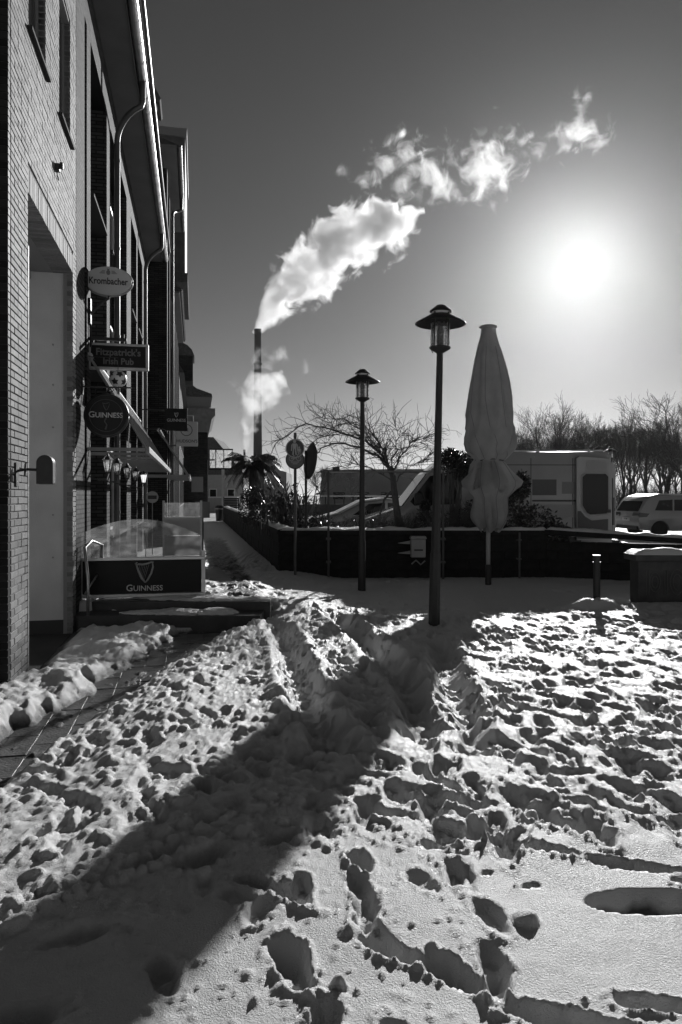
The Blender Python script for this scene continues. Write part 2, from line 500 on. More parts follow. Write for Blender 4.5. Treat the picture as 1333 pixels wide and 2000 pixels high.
WX = GX + 0.05 * fbm(GX, GY, 5, 3, 33); WY = GY + 0.05 * fbm(GX, GY, 5, 3, 34)
H += rough * (0.010 * (1 - packed) + 0.006) * billow(WX, WY * 1.15, 4.6, 4, 15)
H += rough * left * 0.012 * billow(WX, WY, 8.5, 3, 25)
H += rough * packed * (0.022 * fbm(WX, WY, 7, 4, 28) + 0.008 * billow(WX, WY * 1.4, 9, 3, 27))
H += rough * 0.0065 * fbm(WX, WY, 19, 3, 29) + rough * 0.004 * billow(WX, WY, 31, 2, 30)
H += crust * (0.012 * fbm(GX, GY, 1.9, 3, 17) + 0.0022 * fbm(GX, GY, 14, 3, 18))
H += 0.0035 * rough * fbm(GX, GY, 26, 2, 19)
# wind / foot ridges across the right of the trampled field
rid = sm(0.2, 0.9, GX) * sm(3.1, 3.5, GY) * sm(5.6, 4.4, GY)
H += rid * 0.013 * (0.6 + 0.9 * pn(GX * 1.1, GY * 2.3, 45)) * np.sin((GY * 1.0 + 0.16 * GX + 0.20 * fbm(GX, GY, 1.7, 3, 44)) * 2 * PI / 0.31)

def window(x, y, r):
    i0, i1 = np.searchsorted(ys, [y - r, y + r]); j0, j1 = np.searchsorted(xs, [x - r, x + r])
    return slice(i0, i1), slice(j0, j1)
def foot(x, y, ang, L=0.15, W=0.055, d=0.06, rim=0.3, soft=0.35):
    """sole-shaped dent with a raised, crumbly rim"""
    w_ = window(x, y, L * 1.9)
    gx = GX[w_] - x; gy = GY[w_] - y
    if gx.size == 0: return
    X_, Y_ = GX[w_], GY[w_]
    gx = gx + 0.016 * fbm(X_, Y_, 13, 3, 50) ; gy = gy + 0.016 * fbm(X_, Y_, 13, 3, 55)
    ca, sa = math.cos(ang), math.sin(ang)
    u = gx * ca + gy * sa; v = -gx * sa + gy * ca
    q = (np.abs(u / L)**2.4 + np.abs(v / (W * (1 + 0.22 * u / L)))**2.4)**(1/2.4)
    q = q + 0.12 * pn(X_ * 9, Y_ * 9, 51)
    dent = 1 - sm(1 - soft, 1.03, q)
    crumb = 0.5 + 1.3 * pn(X_ * 6, Y_ * 6, 52) + 0.9 * fbm(X_, Y_, 28, 2, 53)
    rm = np.exp(-((q - 1.2) / 0.18)**2) * np.clip(crumb, -.2, 2)
    floor_ = 1 + 0.35 * u / L + 0.25 * fbm(X_, Y_, 20, 3, 54)
    H[w_] = H[w_] - d * dent * floor_ + d * rim * rm
def clod(x, y, r, hgt, e=1.0, ang=0.0):
    w_ = window(x, y, r * 1.5)
    X_, Y_ = GX[w_], GY[w_]
    gx = X_ - x; gy = Y_ - y
    if gx.size < 4: return
    gx = gx + r * 0.35 * pn(X_ / r * .8, Y_ / r * .8, 60); gy = gy + r * 0.35 * pn(X_ / r * .8, Y_ / r * .8, 61)
    ca, sa = math.cos(ang), math.sin(ang)
    u = gx * ca + gy * sa; v = (-gx * sa + gy * ca) / e
    q = (np.abs(u)**2.6 + np.abs(v)**2.6)**(1/2.6) / r
    dome = np.clip(1 - q**3, 0, 1) ** 0.7 * (1 + 0.25 * u / r)
    H[w_] = np.maximum(H[w_], np.median(H[w_]) - 0.3 * hgt + hgt * dome * (q < 1) - 9 * (q >= 1))

# boot prints all over the trampled field (walkers head for the lamps or the steps)
for k in range(1700):
    y = 2.9 + 7.6 * rng.random()**0.9; hw = 0.52 * y + 0.3
    x = rng.uniform(-min(hw, 2.0), hw)
    c = math.atan2(-1, 0.25) if rng.random() < .5 else math.atan2(1, -0.15)
    a = c + rng.normal(0, 0.55)
    dep = rng.uniform(0.020, 0.062) * (0.95 if x > 1.3 + .12*(y-6) else 1)
    i = min(np.searchsorted(ys, y), len(ys)-1); j = min(np.searchsorted(xs, x), len(xs)-1)
    if crust[i, j] > 0.4 or inpath[i, j] > 0.2 or (x < -.25 - .05 * (y - 5) and rng.random() < .62): continue
    foot(x, y, a, rng.uniform(0.13, 0.18), rng.uniform(0.048, 0.068), dep, rng.uniform(0.1, 0.4), 0.5)
# dents in the quiet snow
for k in range(60):
    foot(rng.uniform(-1.0, 4.2), rng.uniform(10.8, 14.4), rng.uniform(0, PI), 0.15, 0.06, rng.uniform(0.015, 0.04), 0.2)
# the trodden snow is low and settled rather than spiky
flat = 1 - 0.36 * rough * sm(2.6, 3.4, GY)
H = base + (H - base) * flat
for k in range(230):      # and in the walk past the terrace
    y = rng.uniform(10.0, 20.0); x = -0.9 - (y - 10) * .2 + rng.uniform(-1.1, .5)
    foot(x, y, PI / 2 + rng.normal(0, .5), .17, .07, rng.uniform(.02, .05), .35, .5)
far_ = sm(9.6, 10.6, GY) * sm(26, 18, GY)
H += far_ * (0.020 * fbm(GX, GY, 1.3, 4, 135) + 0.010 * fbm(GX, GY, 4.5, 3, 136))
# wheel ruts
def rut(pts, wdt=0.12, d=0.09):
    pts = np.array(pts)
    t = np.linspace(0, 1, 400); k = np.linspace(0, 1, len(pts))
    px = np.interp(t, k, pts[:, 0]); py = np.interp(t, k, pts[:, 1])
    x0 = np.interp(GY, py[::-1] if py[0] > py[-1] else py, px[::-1] if py[0] > py[-1] else px)
    inside = sm(py.min() - .15, py.min() + .25, GY) * sm(py.max() + .15, py.max() - .3, GY)
    q = (GX - x0 + 0.05 * fbm(GX, GY, 2.2, 2, 70)) / wdt
    H[:] += inside * (-d * np.exp(-(np.abs(q)**2.6)) + d * 0.42 * (np.exp(-((np.abs(q) - 1.7) / 0.5)**2)) * (0.8 + 0.8 * pn(GX * 5, GY * 5, 71)))
rut([(-.08, 9.9), (.12, 8.8), (.37, 7.6), (.55, 6.4), (.62, 5.4), (.55, 4.7)], 0.13, 0.125)
rut([(-.85, 9.2), (-.6, 7.9), (-.38, 6.4), (-.22, 5.4), (-.03, 4.5)], 0.13, 0.135)
rut([(1.1, 8.0), (.98, 6.6), (.92, 5.4), (.80, 4.5)], 0.12, 0.11)
bank = sm(0.0, -0.12, (GX - pc) + pw - 0.05) * sm(-0.05, 0.15, OO) * sm(3.3, 4, GY) * sm(9.2, 8.8, GY)
H += bank * (-0.05 + 0.06 * fbm(GX, GY, 1.9, 4, 134) + 0.016 * billow(WX, WY, 6.3, 4, 131) + 0.012 * fbm(WX, WY, 17, 3, 132))
# loose clods, mostly on the left and at the sides of the cleared path
for k in range(4300):
    u = rng.random()
    if u < 0.42:
        y = rng.uniform(3.6, 9.2); side = rng.choice([-1, 1], p=[.35, .65])
        x = np.interp(y, [p[1] for p in PATH], [p[0] for p in PATH]) + side * (np.interp(y, [p[1] for p in PATH], [p[2] for p in PATH]) + abs(rng.normal(0.08, 0.28)))
        r = min(.05, .010 + rng.exponential(.014))
    elif u < 0.80:
        y = rng.uniform(3.1, 9.5); x = rng.uniform(-2.0, 0.6); r = min(.042, .008 + rng.exponential(.010))
    else:
        y = rng.uniform(3.4, 10.2); x = rng.uniform(0.2, 0.5 * y); r = min(.032, .007 + rng.exponential(.007))
    i = min(np.searchsorted(ys, y), len(ys)-1); j = min(np.searchsorted(xs, x), len(xs)-1)
    if crust[i, j] > 0.5 or inpath[i, j] > 0.12: continue
    clod(x, y, r, r * rng.uniform(0.4, 0.85), rng.uniform(0.55, 1.0), rng.uniform(0, PI))
for k in range(1900):     # broken chunks of crust shovelled and kicked to the left
    y = rng.uniform(3.0, 9.4); x = rng.uniform(-1.95, -.05 - .05 * (y - 5)); r = min(.055, .009 + rng.exponential(.013))
    i = min(np.searchsorted(ys, y), len(ys)-1); j = min(np.searchsorted(xs, x), len(xs)-1)
    if crust[i, j] > 0.5 or inpath[i, j] > 0.12: continue
    clod(x, y, r, r * rng.uniform(0.45, 0.9), rng.uniform(0.45, 1.0), rng.uniform(0, PI))
H += rough * left * (0.0022 * fbm(GX, GY, 44, 2, 133))
# shovelled banks along the house and beside the bollard, drift at the lamp feet
def mound(x, y, rx, ry, h, ang=0, n=0.25):
    ca, sa = math.cos(ang), math.sin(ang)
    u = ((GX - x) * ca + (GY - y) * sa) / rx; v = (-(GX - x) * sa + (GY - y) * ca) / ry
    q = np.sqrt(u*u + v*v) + n * fbm(GX, GY, 3.1, 3, 80)
    H[:] += h * np.exp(-(np.clip(q, 0, None)**2) * 1.6)
mound(-2.62, 6.5, 0.42, 0.75, 0.06, 0.1); mound(-2.66, 8.0, 0.38, 0.55, 0.07); mound(-2.3, 8.7, 0.5, 0.4, 0.07)
mound(-2.75, 5.2, 0.35, 0.7, 0.06); mound(-2.75, 4.4, 0.4, 0.6, 0.05)
mound(-1.15, 8.2, 0.3, 1.0, 0.07); mound(-1.3, 5.6, 0.35, 1.4, 0.06); mound(-0.6, 10.3, 0.55, 0.8, 0.12)
mound(3.67, 10.35, 0.55, 0.32, 0.17, -0.1); mound(5.0, 10.6, 1.1, 0.5, 0.08); mound(4.55, 9.1, 0.35, 0.25, 0.10)
mound(1.16, 9.0, 0.35, 0.3, 0.035); mound(3.3, 9.6, 0.7, 0.3, 0.05)
for k in range(110):
    y = rng.uniform(4.2, 8.9); x = np.interp(y, [p[1] for p in PATH], [p[0] - p[2] for p in PATH]) - rng.uniform(-.02, .42)
    clod(x, y, (r_ := min(.075, .015 + rng.exponential(.018))), r_ * rng.uniform(.4, .8), rng.uniform(.55, 1), rng.uniform(0, PI))
for k in range(300):      # lumps on the banks
    cx_, cy_ = [(-2.5, 6.5), (-2.55, 8.0), (-2.3, 8.8), (-2.6, 5.2), (-2.6, 5.6)][k % 5]
    clod(cx_ + rng.normal(0, .18), cy_ + rng.normal(0, .4), (r_ := min(.07, .012 + rng.exponential(.018))), r_ * rng.uniform(.4, .8), rng.uniform(.6, 1), rng.uniform(0, PI))
# the near crust: single deep boot prints, a pit down to the soil, a thawed lump and snowballs
NEAR = [(.09, 3.13, 1.9, .10, .062, .10), (-.19, 2.88, 2.2, .13, .055, .085), (-.17, 2.47, 1.9, .16, .075, .11), (.16, 2.56, 2.5, .15, .06, .095),
        (.38, 2.42, 2.3, .14, .065, .10), (-.60, 2.42, 2.0, .13, .06, .06), (-.36, 2.98, 2.6, .12, .05, .07), (-.05, 2.18, 1.6, .13, .06, .09),
        (.72, 2.20, 2.9, .22, .06, .085), (1.05, 2.28, 3.0, .18, .05, .08), (.98, 2.06, 2.8, .2, .06, .09), (-.98, 2.62, 0.4, .16, .07, .05),
        (-.62, 3.2, 0.5, .14, .06, .06), (-.3, 3.34, 0.6, .13, .055, .06), (-1.05, 2.2, .3, .2, .08, .08), (.45, 3.3, 2.9, .12, .05, .05),
        (1.3, 3.15, 2.9, .22, .05, .06), (.9, 3.28, 2.9, .22, .045, .06), (1.15, 3.5, 2.8, .22, .05, .06), (.62, 3.45, 2.9, .2, .05, .06),
        (.78, 2.98, .2, .05, .022, .05), (.62, 3.06, .3, .035, .016, .03), (1.5, 3.0, 2.9, .12, .03, .05), (.2, 2.05, 1.9, .14, .06, .10), (.55, 1.98, 2.4, .15, .07, .1)]
for (x, y, a, L, W, d) in NEAR: foot(x, y, a, L * .92, W * .82, d * .85, 0.26, 0.42)
for k in range(16):
    foot(rng.uniform(-.62, .62), rng.uniform(2.0, 3.05), rng.uniform(1.2, 2.9), rng.uniform(.09, .14), rng.uniform(.04, .055), rng.uniform(.02, .055), .3, .5)
for k in range(90):       # two crumbly ridges left by a sledge
    t_ = rng.random(); off = rng.choice([0, .13]) + rng.normal(0, .012)
    clod(-1.36 + .86 * t_ + off * .66, 2.74 + .84 * t_ - off * .74, rng.uniform(.02, .045), rng.uniform(.02, .035), rng.uniform(.6, 1), rng.uniform(0, PI))
pit = sm(1.05, 0.86, np.sqrt(((GX - 1.27) / .28)**2 + ((GY - 2.88) / .085)**2) + 0.1 * pn(GX * 9, GY * 9, 90))
H -= 0.13 * pit
for (x, y, r, h) in [(.70, 2.72, .055, .05), (.97, 3.66, .04, .055), (-.012, 2.36, .032, .055), (.66, 3.60, .035, .05), (.56, 3.62, .025, .04), (.34, 2.45, .03, .02), (.78, 2.30, .014, .02)]:
    clod(x, y, r, h)
for k in range(150):      # crumbled ice round the kicked-up spot
    clod(.30 + rng.normal(0, .13), 3.34 + rng.normal(0, .17), min(.026, .005 + rng.exponential(.006)), rng.uniform(.005, .018), rng.uniform(.5, 1), rng.uniform(0, PI))
for k in range(330):
    clod(rng.uniform(-.6, .5), rng.uniform(2.0, 3.0), min(.034, .004 + rng.exponential(.008)), rng.uniform(.004, .016), rng.uniform(.5, 1), rng.uniform(0, PI))
# cleared path and walk on the terrace
PATHZ = -0.10
H = H * (1 - inpath) + (PATHZ - 0.030 + 0.050 * np.clip(fbm(GX, GY, 4, 4, 95) + .26, 0, 1) + 0.02 * np.clip(fbm(GX, GY, 21, 2, 94), 0, 1)) * inpath
gate = sm(0.25, -0.05, OO + 0.1 * pn(GX * 3, GY * 3, 96)) * (SS > 0.45) * (SS < 3.3)
H = H * (1 - gate) + (-0.11) * gate
terr = sm(3.48, 3.60, SS) * sm(2.78, 2.30, OO - 0.35 * sm(5, 8, SS)) * sm(8.0, 5.5, SS)
bare = (1 - sm(0.25, 0.55, np.abs(OO - 2.2 + 0.15 * pn(GX, GY, 97)))) * sm(3.3, 4.0, SS) * sm(26, 18, SS)
H += 0.21 * terr * (GY > 9.3)
H -= 0.05 * bare
stepfree = (GY > 8.9) * (GY < 9.75) * (GX < -0.95) * (GX > -3.3)
H = np.where(stepfree > 0, np.minimum(H, -0.05 + 0.24 * sm(9.05, 9.7, GY) * sm(.1, .6, fbm(GX, GY, 2.2, 3, 99) + .28)), H)
dirt = np.clip(0.95 * inpath + 0.95 * pit + 0.75 * bare + 0.95 * gate, 0, 1)
dirt += np.clip(0.34 * packed * (1 + fbm(GX, GY, 2.2, 3, 101)) - 0.02, 0, 1) * 0.9
dirt += 0.25 * (np.exp(-((GX - 2.35) / .3)**2 - ((GY - 4.9) / .16)**2))
H = np.where(GY > 17, H * sm(24, 17, GY), H)

ny, nx = GX.shape
verts = np.stack([GX.ravel(), GY.ravel(), H.ravel()], 1).astype(np.float32)
idx = np.arange(ny * nx).reshape(ny, nx)
quads = np.stack([idx[:-1, :-1], idx[:-1, 1:], idx[1:, 1:], idx[1:, :-1]], -1).reshape(-1, 4).astype(np.int32)
me = bpy.data.meshes.new('snow_ground')
me.vertices.add(len(verts)); me.vertices.foreach_set('co', verts.ravel())
me.loops.add(quads.size); me.loops.foreach_set('vertex_index', quads.ravel())
me.polygons.add(len(quads)); me.polygons.foreach_set('loop_start', np.arange(0, quads.size, 4, dtype=np.int32))
me.polygons.foreach_set('use_smooth', np.ones(len(quads), dtype=bool))
me.update(calc_edges=True)
at = me.attributes.new('dirt', 'FLOAT', 'POINT'); at.data.foreach_set('value', dirt.ravel().astype(np.float32))
me.materials.append(SNOW)
snow = bpy.data.objects.new('snow_ground', me); COL.objects.link(snow)
tag(snow, kind='structure')
def ground(x, y):
    i = min(max(np.searchsorted(ys, y), 0), ny - 1); j = min(max(np.searchsorted(xs, x), 0), nx - 1)
    return float(H[i, j])

far = MB().box(-900, 900, -60, 900, -0.7, -0.45).build('ground', mat('far_snow', 0.6, 0.8, var=0.2, vscale=0.05))
tag(far, kind='structure')

# cleared pavement: single paving stones in their bed
path = MB().box(-3.6, -0.9, 2.0, 9.05, -0.30, PATHZ - 0.012).build('path', mat('path_bed', 0.09, 0.9, var=0.3, vscale=6))
tag(path, kind='structure')
pm = mat('wet_paving', 0.13, 0.33, var=0.35, vscale=7, bump=0.5, bscale=45)
stone_me = []
for k in range(5):
    b = MB().box(-.0984, .0984, -.0984, .0984, -.03, 0)
    o = b.build('paving_stone', pm, path, bevel=0.002, bseg=1); stone_me.append(o.data); bpy.data.objects.remove(o)
cells = []
for i in range(-3, 40):
    for j in range(-10, 12):
        q = Vector((-2.5 + j * .2 + (0.0 if True else .1), 3.2 + i * .2, 0))
        # courses follow the house front
        q = S(0.10 + j * .2, -3.4 + i * .2)
        if q.y < 2.6 or q.y > 8.95: continue
        c_ = np.interp(q.y, [p[1] for p in PATH], [p[0] for p in PATH]); w_ = np.interp(q.y, [p[1] for p in PATH], [p[2] for p in PATH])
        if abs(q.x - c_) < w_ + 0.16: cells.append(q)
cells.sort(key=lambda q: q.y)
for q in cells[:300]:
    o = bpy.data.objects.new('paving_stone', random.choice(stone_me)); COL.objects.link(o)
    o.parent = path; o.location = (q.x, q.y, PATHZ + random.uniform(-.004, .004))
    o.rotation_euler = (random.uniform(-.012, .012), random.uniform(-.012, .012), TH)

# steps up to the terrace
st_m = mat('dark_step_stone', 0.05, 0.5, var=0.3, vscale=6, bump=0.3)
steps = MB().box(-3.6, -1.02, 9.06, 9.52, -0.3, 0.10).build('steps', st_m)
tag(steps, kind='structure')
m_ = MB().box(-3.6, -0.94, 9.50, 9.95, -0.2, 0.215)
m_.build('step_stone', st_m, steps, bevel=0.01)
# snow lying on the steps
sb = MB()
for (x, y, z, rx, ry, rz) in [(-2.55, 9.28, .10, .32, .16, .05), (-2.1, 9.3, .10, .42, .2, .07), (-1.62, 9.3, .10, .3, .2, .08), (-1.75, 9.7, .215, .5, .2, .06), (-2.3, 9.72, .215, .35, .14, .05), (-1.25, 9.75, .215, .4, .15, .04)]:
    nn = 26
    vs = []; fs = []
    for i in range(nn + 1):
        for j in range(nn + 1):
            u = i / nn * 2 - 1; v = j / nn * 2 - 1
            q = math.sqrt(u*u + v*v) + 0.35 * float(fbm(np.array(x + u * rx * 2), np.array(y + v * ry * 2), 5.0, 3, 120))
            vs.append((x + u * rx, y + v * ry, z - 0.012 + rz * max(0, 1 - q * q) ** .7))
    for i in range(nn):
        for j in range(nn):
            a = i * (nn + 1) + j; fs.append((a, a + nn + 1, a + nn + 2, a + 1))
    sb.add(vs, fs)
o = sb.build('snow_patch', SNOW, steps, smooth='all'); o['kind'] = 'stuff'

# ================================================================ buildings along the left (street frame: x outwards, y along the street)
def house(name, label, cat='building', group=None):
    return thing(name, label, cat, A0, TH, group)

# ---- the nearest house: pale bricks, gateway, two small windows
gh = house('brick_house', 'nearest sunlit pale brick house front with a tall gateway and two small upper windows')
core = MB()
IN = -0.014                                            # mortar face lies behind the brick faces
core.box(-0.5, IN, .014, .596, -0.3, 4.398)            # pier left of the gateway
core.box(-0.115, IN, 3.074, 3.29, -0.3, 4.398)         # pier right of the gateway
wz0, wz1 = 5.90, 7.38
core.box(-0.5, IN, .014, 3.29, 4.402, wz0)
core.box(-0.5, IN, .014, .63, wz0, wz1); core.box(-0.5, IN, 1.40, 2.14, wz0, wz1); core.box(-0.5, IN, 2.87, 3.29, wz0, wz1)
core.box(-0.5, IN, .014, 3.29, wz1, 10.5)
core.box(-3.0, -0.5, .014, .3, -0.3, 10.5)             # return wall on the near side
core.build('wall', MORTAR, gh)
BL, BW, BH, J = .240, .1145, .052, .0105
CR = BH + J
bm_s = MB().box(-.115, 0, 0, BL, 0, BH).build('brick', BRICK, gh, bevel=.003, bseg=1); mesh_s = bm_s.data
bm_h = MB().box(-.24, 0, 0, BW, 0, BH).build('brick', BRICK, gh, bevel=.003, bseg=1); mesh_h = bm_h.data
bm_c = MB().box(-.24, 0, 0, .082, 0, BH).build('brick', BRICK, gh, bevel=.003, bseg=1); mesh_c = bm_c.data
for o in (bm_s, bm_h, bm_c): bpy.data.objects.remove(o)
nb = 0
rest = MB()
def put_brick(meshd, s, z, ln, dp):
    global nb
    off = random.uniform(-.0025, .002)
    if nb < 298:
        o = bpy.data.objects.new('brick', meshd); COL.objects.link(o); o.parent = gh
        o.location = (off, s, z); o.rotation_euler = (0, random.uniform(-.006, .006), random.uniform(-.004, .004))
        nb += 1
    else:
        rest.box(off - .07, off, s, s + ln, z, z + BH)
def fill(s0, s1, z):
    """one course of mixed headers and stretchers between s0 and s1"""
    s = s0; first = True
    while s < s1 - .02:
        L = random.choice([BL, BL, BW])
        if first and s0 < .01: L = BL if int(round(z / CR)) % 2 else BW
        first = False
        if s + L > s1 - .03: L = s1 - s
        if L > BL + .002: L = BW
        k = mesh_s if abs(L - BL) < .001 else mesh_h if abs(L - BW) < .001 else None
        if k is not None and s0 < .01 and s < .6 and z < 5.4: put_brick(k, s, z, L, 0)
        else: rest.box(-.07 + 0, random.uniform(-.0025, .002), s, s + min(L, s1 - s), z, z + BH)
        s += L + J
z = -0.2
while z < 5.9 - .01:
    if z + BH < 4.40: fill(0, .606, z); fill(3.062, 3.29, z)
    elif z > 4.62 or z + BH < 4.40: fill(0, 3.29, z)
    else: fill(0, .606, z); fill(3.062, 3.29, z)
    z += CR
while z < 9.2:
    if z < wz1 - .01: fill(0, .63, z); fill(1.40, 2.14, z); fill(2.87, 3.29, z)
    else: fill(0, 3.29, z)
    z += CR
s = .612
while s < 3.05:                                        # upright bricks over the gateway
    rest.box(-.24, random.uniform(-.002, .004), s, s + BH, 4.395, 4.612); s += CR
# camera-side return of the pier behind the corner bricks
z = -0.2
while z < 6.5:
    x = -.24 if int(round(z / CR)) % 2 == 0 else -.115
    for k in range(4):
        rest.box(x - J - .24, x - J, random.uniform(-.001, .002), .08, z, z + BH); x -= .25
    z += CR
o = rest.build('brick', BRICK, gh, fix=False); o['kind'] = 'stuff'
# brick skin added over the return, its shade put into the dark colour
sk = MB(); z = -.2; SHADEBRICK = brick_piece_mat('shade_brick', .012, .035, .6)
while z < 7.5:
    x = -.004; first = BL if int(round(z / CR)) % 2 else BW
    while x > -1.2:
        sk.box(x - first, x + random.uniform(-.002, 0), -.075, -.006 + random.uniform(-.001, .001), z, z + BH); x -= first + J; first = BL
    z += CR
o = sk.build('brick', SHADEBRICK, gh, fix=False); o['kind'] = 'stuff'
MB().box(-1.2, -.012, -.066, -.012, -.2, 7.5).build('shade_skin', mat('shade_mortar', .05, .9), gh)  # mortar behind the added skin, darkened for the same shade
# gateway: brick jamb, white plastered inside, ceiling
gi = MB()
gi.box(-3.4, -.118, 3.10, 3.29, -0.3, 4.398)
gi.build('plaster_wall', PLASTER, gh)
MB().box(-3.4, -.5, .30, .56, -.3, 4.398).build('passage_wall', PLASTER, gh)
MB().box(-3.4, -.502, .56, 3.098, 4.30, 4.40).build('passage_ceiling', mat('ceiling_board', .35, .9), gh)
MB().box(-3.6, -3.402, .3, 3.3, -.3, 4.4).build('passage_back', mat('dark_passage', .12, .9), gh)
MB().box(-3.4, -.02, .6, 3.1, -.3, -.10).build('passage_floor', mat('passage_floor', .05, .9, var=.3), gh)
MB().box(-3.4, -.118, 3.086, 3.099, -.1, .07).build('skirting', mat('dark_skirting', .04, .6), gh)
MB().box(-.05, .006, .6062, .620, -.05, 3.9).build('corner_guard', WHITEP, gh)
for zz in (.85, 1.38, 1.93, 2.47, 3.0, 3.5):
    MB().cyl((-.24, 3.10, zz), (-.24, 3.085, zz), .012, n=8).build('anchor_cap', GREYP, gh)
MB().cyl((-1.1, 3.10, 4.02), (-1.1, 3.06, 4.02), .035, n=10).build('ceiling_sensor', GREYP, gh)
for a, b in ((.63, 1.40), (2.14, 2.87)):
    f = MB()
    f.box(-.16, -.10, a, a + .05, wz0, wz1); f.box(-.16, -.10, b - .05, b, wz0, wz1)
    f.box(-.16, -.10, a + .05, b - .05, wz0, wz0 + .05); f.box(-.16, -.10, a + .05, b - .05, wz1 - .05, wz1)
    wn = f.build('window', mat('window_frame', .10, .5), gh)
    MB().box(-.145, -.125, a + .05, b - .05, wz0 + .05, wz1 - .05).build('pane', mat('blind_glass', .16, .25), wn)
    MB().box(-.10, .045, a - .05, b + .05, wz0 - .035, wz0 - .004).build('sill', mat('slate_sill', .05, .8, spec=.15), wn)

DZ = mat('dark_zinc', .12, .45, metal=.5, var=.2)
# ---- the pub: piers and deep bays, boarded eaves, gutter and two downpipes
pub = house('pub_building', 'dark brick pub with projecting piers and a long zinc gutter along its eaves')
E2, SEND = 9.0, 17.0
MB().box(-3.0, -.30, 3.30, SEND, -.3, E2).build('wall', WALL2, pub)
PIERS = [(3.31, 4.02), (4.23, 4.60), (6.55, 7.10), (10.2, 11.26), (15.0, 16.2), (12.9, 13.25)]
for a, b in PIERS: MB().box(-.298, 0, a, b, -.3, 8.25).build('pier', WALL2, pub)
MB().box(-.298, -.004, 3.30, SEND, 8.252, E2).build('frieze', WALL2, pub)
so = [sorted(PIERS)[i] for i in range(len(PIERS))]
gaps = [(so[i][1], so[i+1][0]) for i in range(len(so) - 1)] + [(16.2, 17.0)]
for a, b in gaps:
    if b - a < .5: continue
    for z0, z1 in ((.9, 2.6), (3.6, 5.2), (6.1, 7.7)):
        m0, m1 = a + .2, b - .2
        f = MB(); f.box(-.296, -.25, m0, m0 + .06, z0, z1); f.box(-.296, -.25, m1 - .06, m1, z0, z1)
        f.box(-.296, -.25, m0 + .06, m1 - .06, z0, z0 + .06); f.box(-.296, -.25, m0 + .06, m1 - .06, z1 - .06, z1)
        f.box(-.29, -.255, (m0 + m1) / 2 - .03, (m0 + m1) / 2 + .03, z0 + .06, z1 - .06)
        wn = f.build('window', WHITEP, pub)
        MB().box(-.296, -.275, m0 + .06, m1 - .06, z0 + .06, z1 - .06).build('pane', GLASSD, wn)
        MB().box(-.296, .03, m0 - .05, m1 + .05, z0 - .05, z0 - .004).build('sill', mat('slate_sill'), wn)
MB().box(-.3, .46, 3.30, SEND - .02, E2 + .002, E2 + .06).build('soffit', SOFFIT, pub)
MB().box(.462, .485, 3.30, SEND - .02, E2 - .02, E2 + .16).build('fascia', mat('dark_fascia', .08, .5), pub)
def half_gutter(parent, o, s0, s1, z, r=.075, m=ZINC):
    b = MB(); n = 9; vs = []
    for s in (s0, s1):
        for rr in (r, r - .006):
            for i in range(n + 1):
                t = PI + PI * i / n
                vs.append((o + rr * math.cos(t), s, z + rr * math.sin(t)))
    k = n + 1; fs = []
    for i in range(n):
        fs.append((i, i+1, 2*k+i+1, 2*k+i)); fs.append((k+i, 3*k+i, 3*k+i+1, k+i+1))
        fs.append((i, k+i, k+i+1, i+1)); fs.append((2*k+i, 2*k+i+1, 3*k+i+1, 3*k+i))
    fs += [(0, 2*k, 3*k, k), (n, k+n, 3*k+n, 2*k+n)]
    b.add(vs, fs)
    gt = b.build('gutter', m, parent, smooth=True)
    s = s0 + .3
    while s < s1:
        c = MB(); nn = 8
        pts = [(o + (r + .008) * math.cos(PI + PI * i / nn), s, z + (r + .008) * math.sin(PI + PI * i / nn)) for i in range(nn + 1)]
        for i in range(nn):
            p, q = pts[i], pts[i+1]
            c.add([(p[0], s - .012, p[2]), (q[0], s - .012, q[2]), (q[0], s + .012, q[2]), (p[0], s + .012, p[2]),
                   (p[0]*.997 + o*.003, s - .012, p[2] + .004), (q[0]*.997 + o*.003, s - .012, q[2] + .004), (q[0]*.997+o*.003, s + .012, q[2] + .004), (p[0]*.997+o*.003, s + .012, p[2] + .004)],
                  [(0,1,2,3), (7,6,5,4), (0,4,5,1), (2,6,7,3)])
        c.build('gutter_bracket', m, gt)
        s += .55
    return gt
half_gutter(pub, .57, 3.30, SEND - .02, E2 + .09, .085)
# second bead of the roof edge above the gutter, then tiles
MB().cyl((.70, 3.3, E2 + .33), (.70, SEND, E2 + .33), .03, n=8).build('snow_guard_rail', DZ, pub)
MB().prism([(.50, E2 + .10), (.66, E2 + .17), (-3.0, E2 + 2.7), (-3.0, E2 + 2.55)], 3.3, SEND, axes='xz').build('roof', TILE, pub)
def downpipe(parent, s, zb, sg, zg, o=.10, og=.57, r=.052, m=ZINC):
    b = MB()
    pts = [(o, s, zb)] + [(o, s, zg - 1.0)]
    c0 = Vector((o, s, zg - .95)); c1 = Vector((og - .02, sg, zg - .45)); c2 = Vector((og, sg, zg))
    for t in np.linspace(0, 1, 7):
        a = Vector((o, s, zg - .95 + .22)); q = (1-t)**3 * c0 + 3*(1-t)**2*t * a + 3*(1-t)*t*t * (c1 + Vector((-.25, 0, -.12))) + t**3 * c1
        pts.append(tuple(q))
    pts += [tuple(c1 + Vector((.02, 0, .08))), tuple(c2)]
    b.tube(pts, r, n=12)
    for zz in np.arange(zb + 1.2, zg - 1.2, 1.6):
        b.cyl((o, s, zz), (o, s, zz + .04), r + .008, n=12)
    return b.build('downpipe', m, parent, smooth=True)
downpipe(pub, 7.25, 0.1, 6.9, E2 + .03, m=DZ)
downpipe(pub, 15.0 - .15, 0.1, 14.5, E2 + .03, m=DZ)

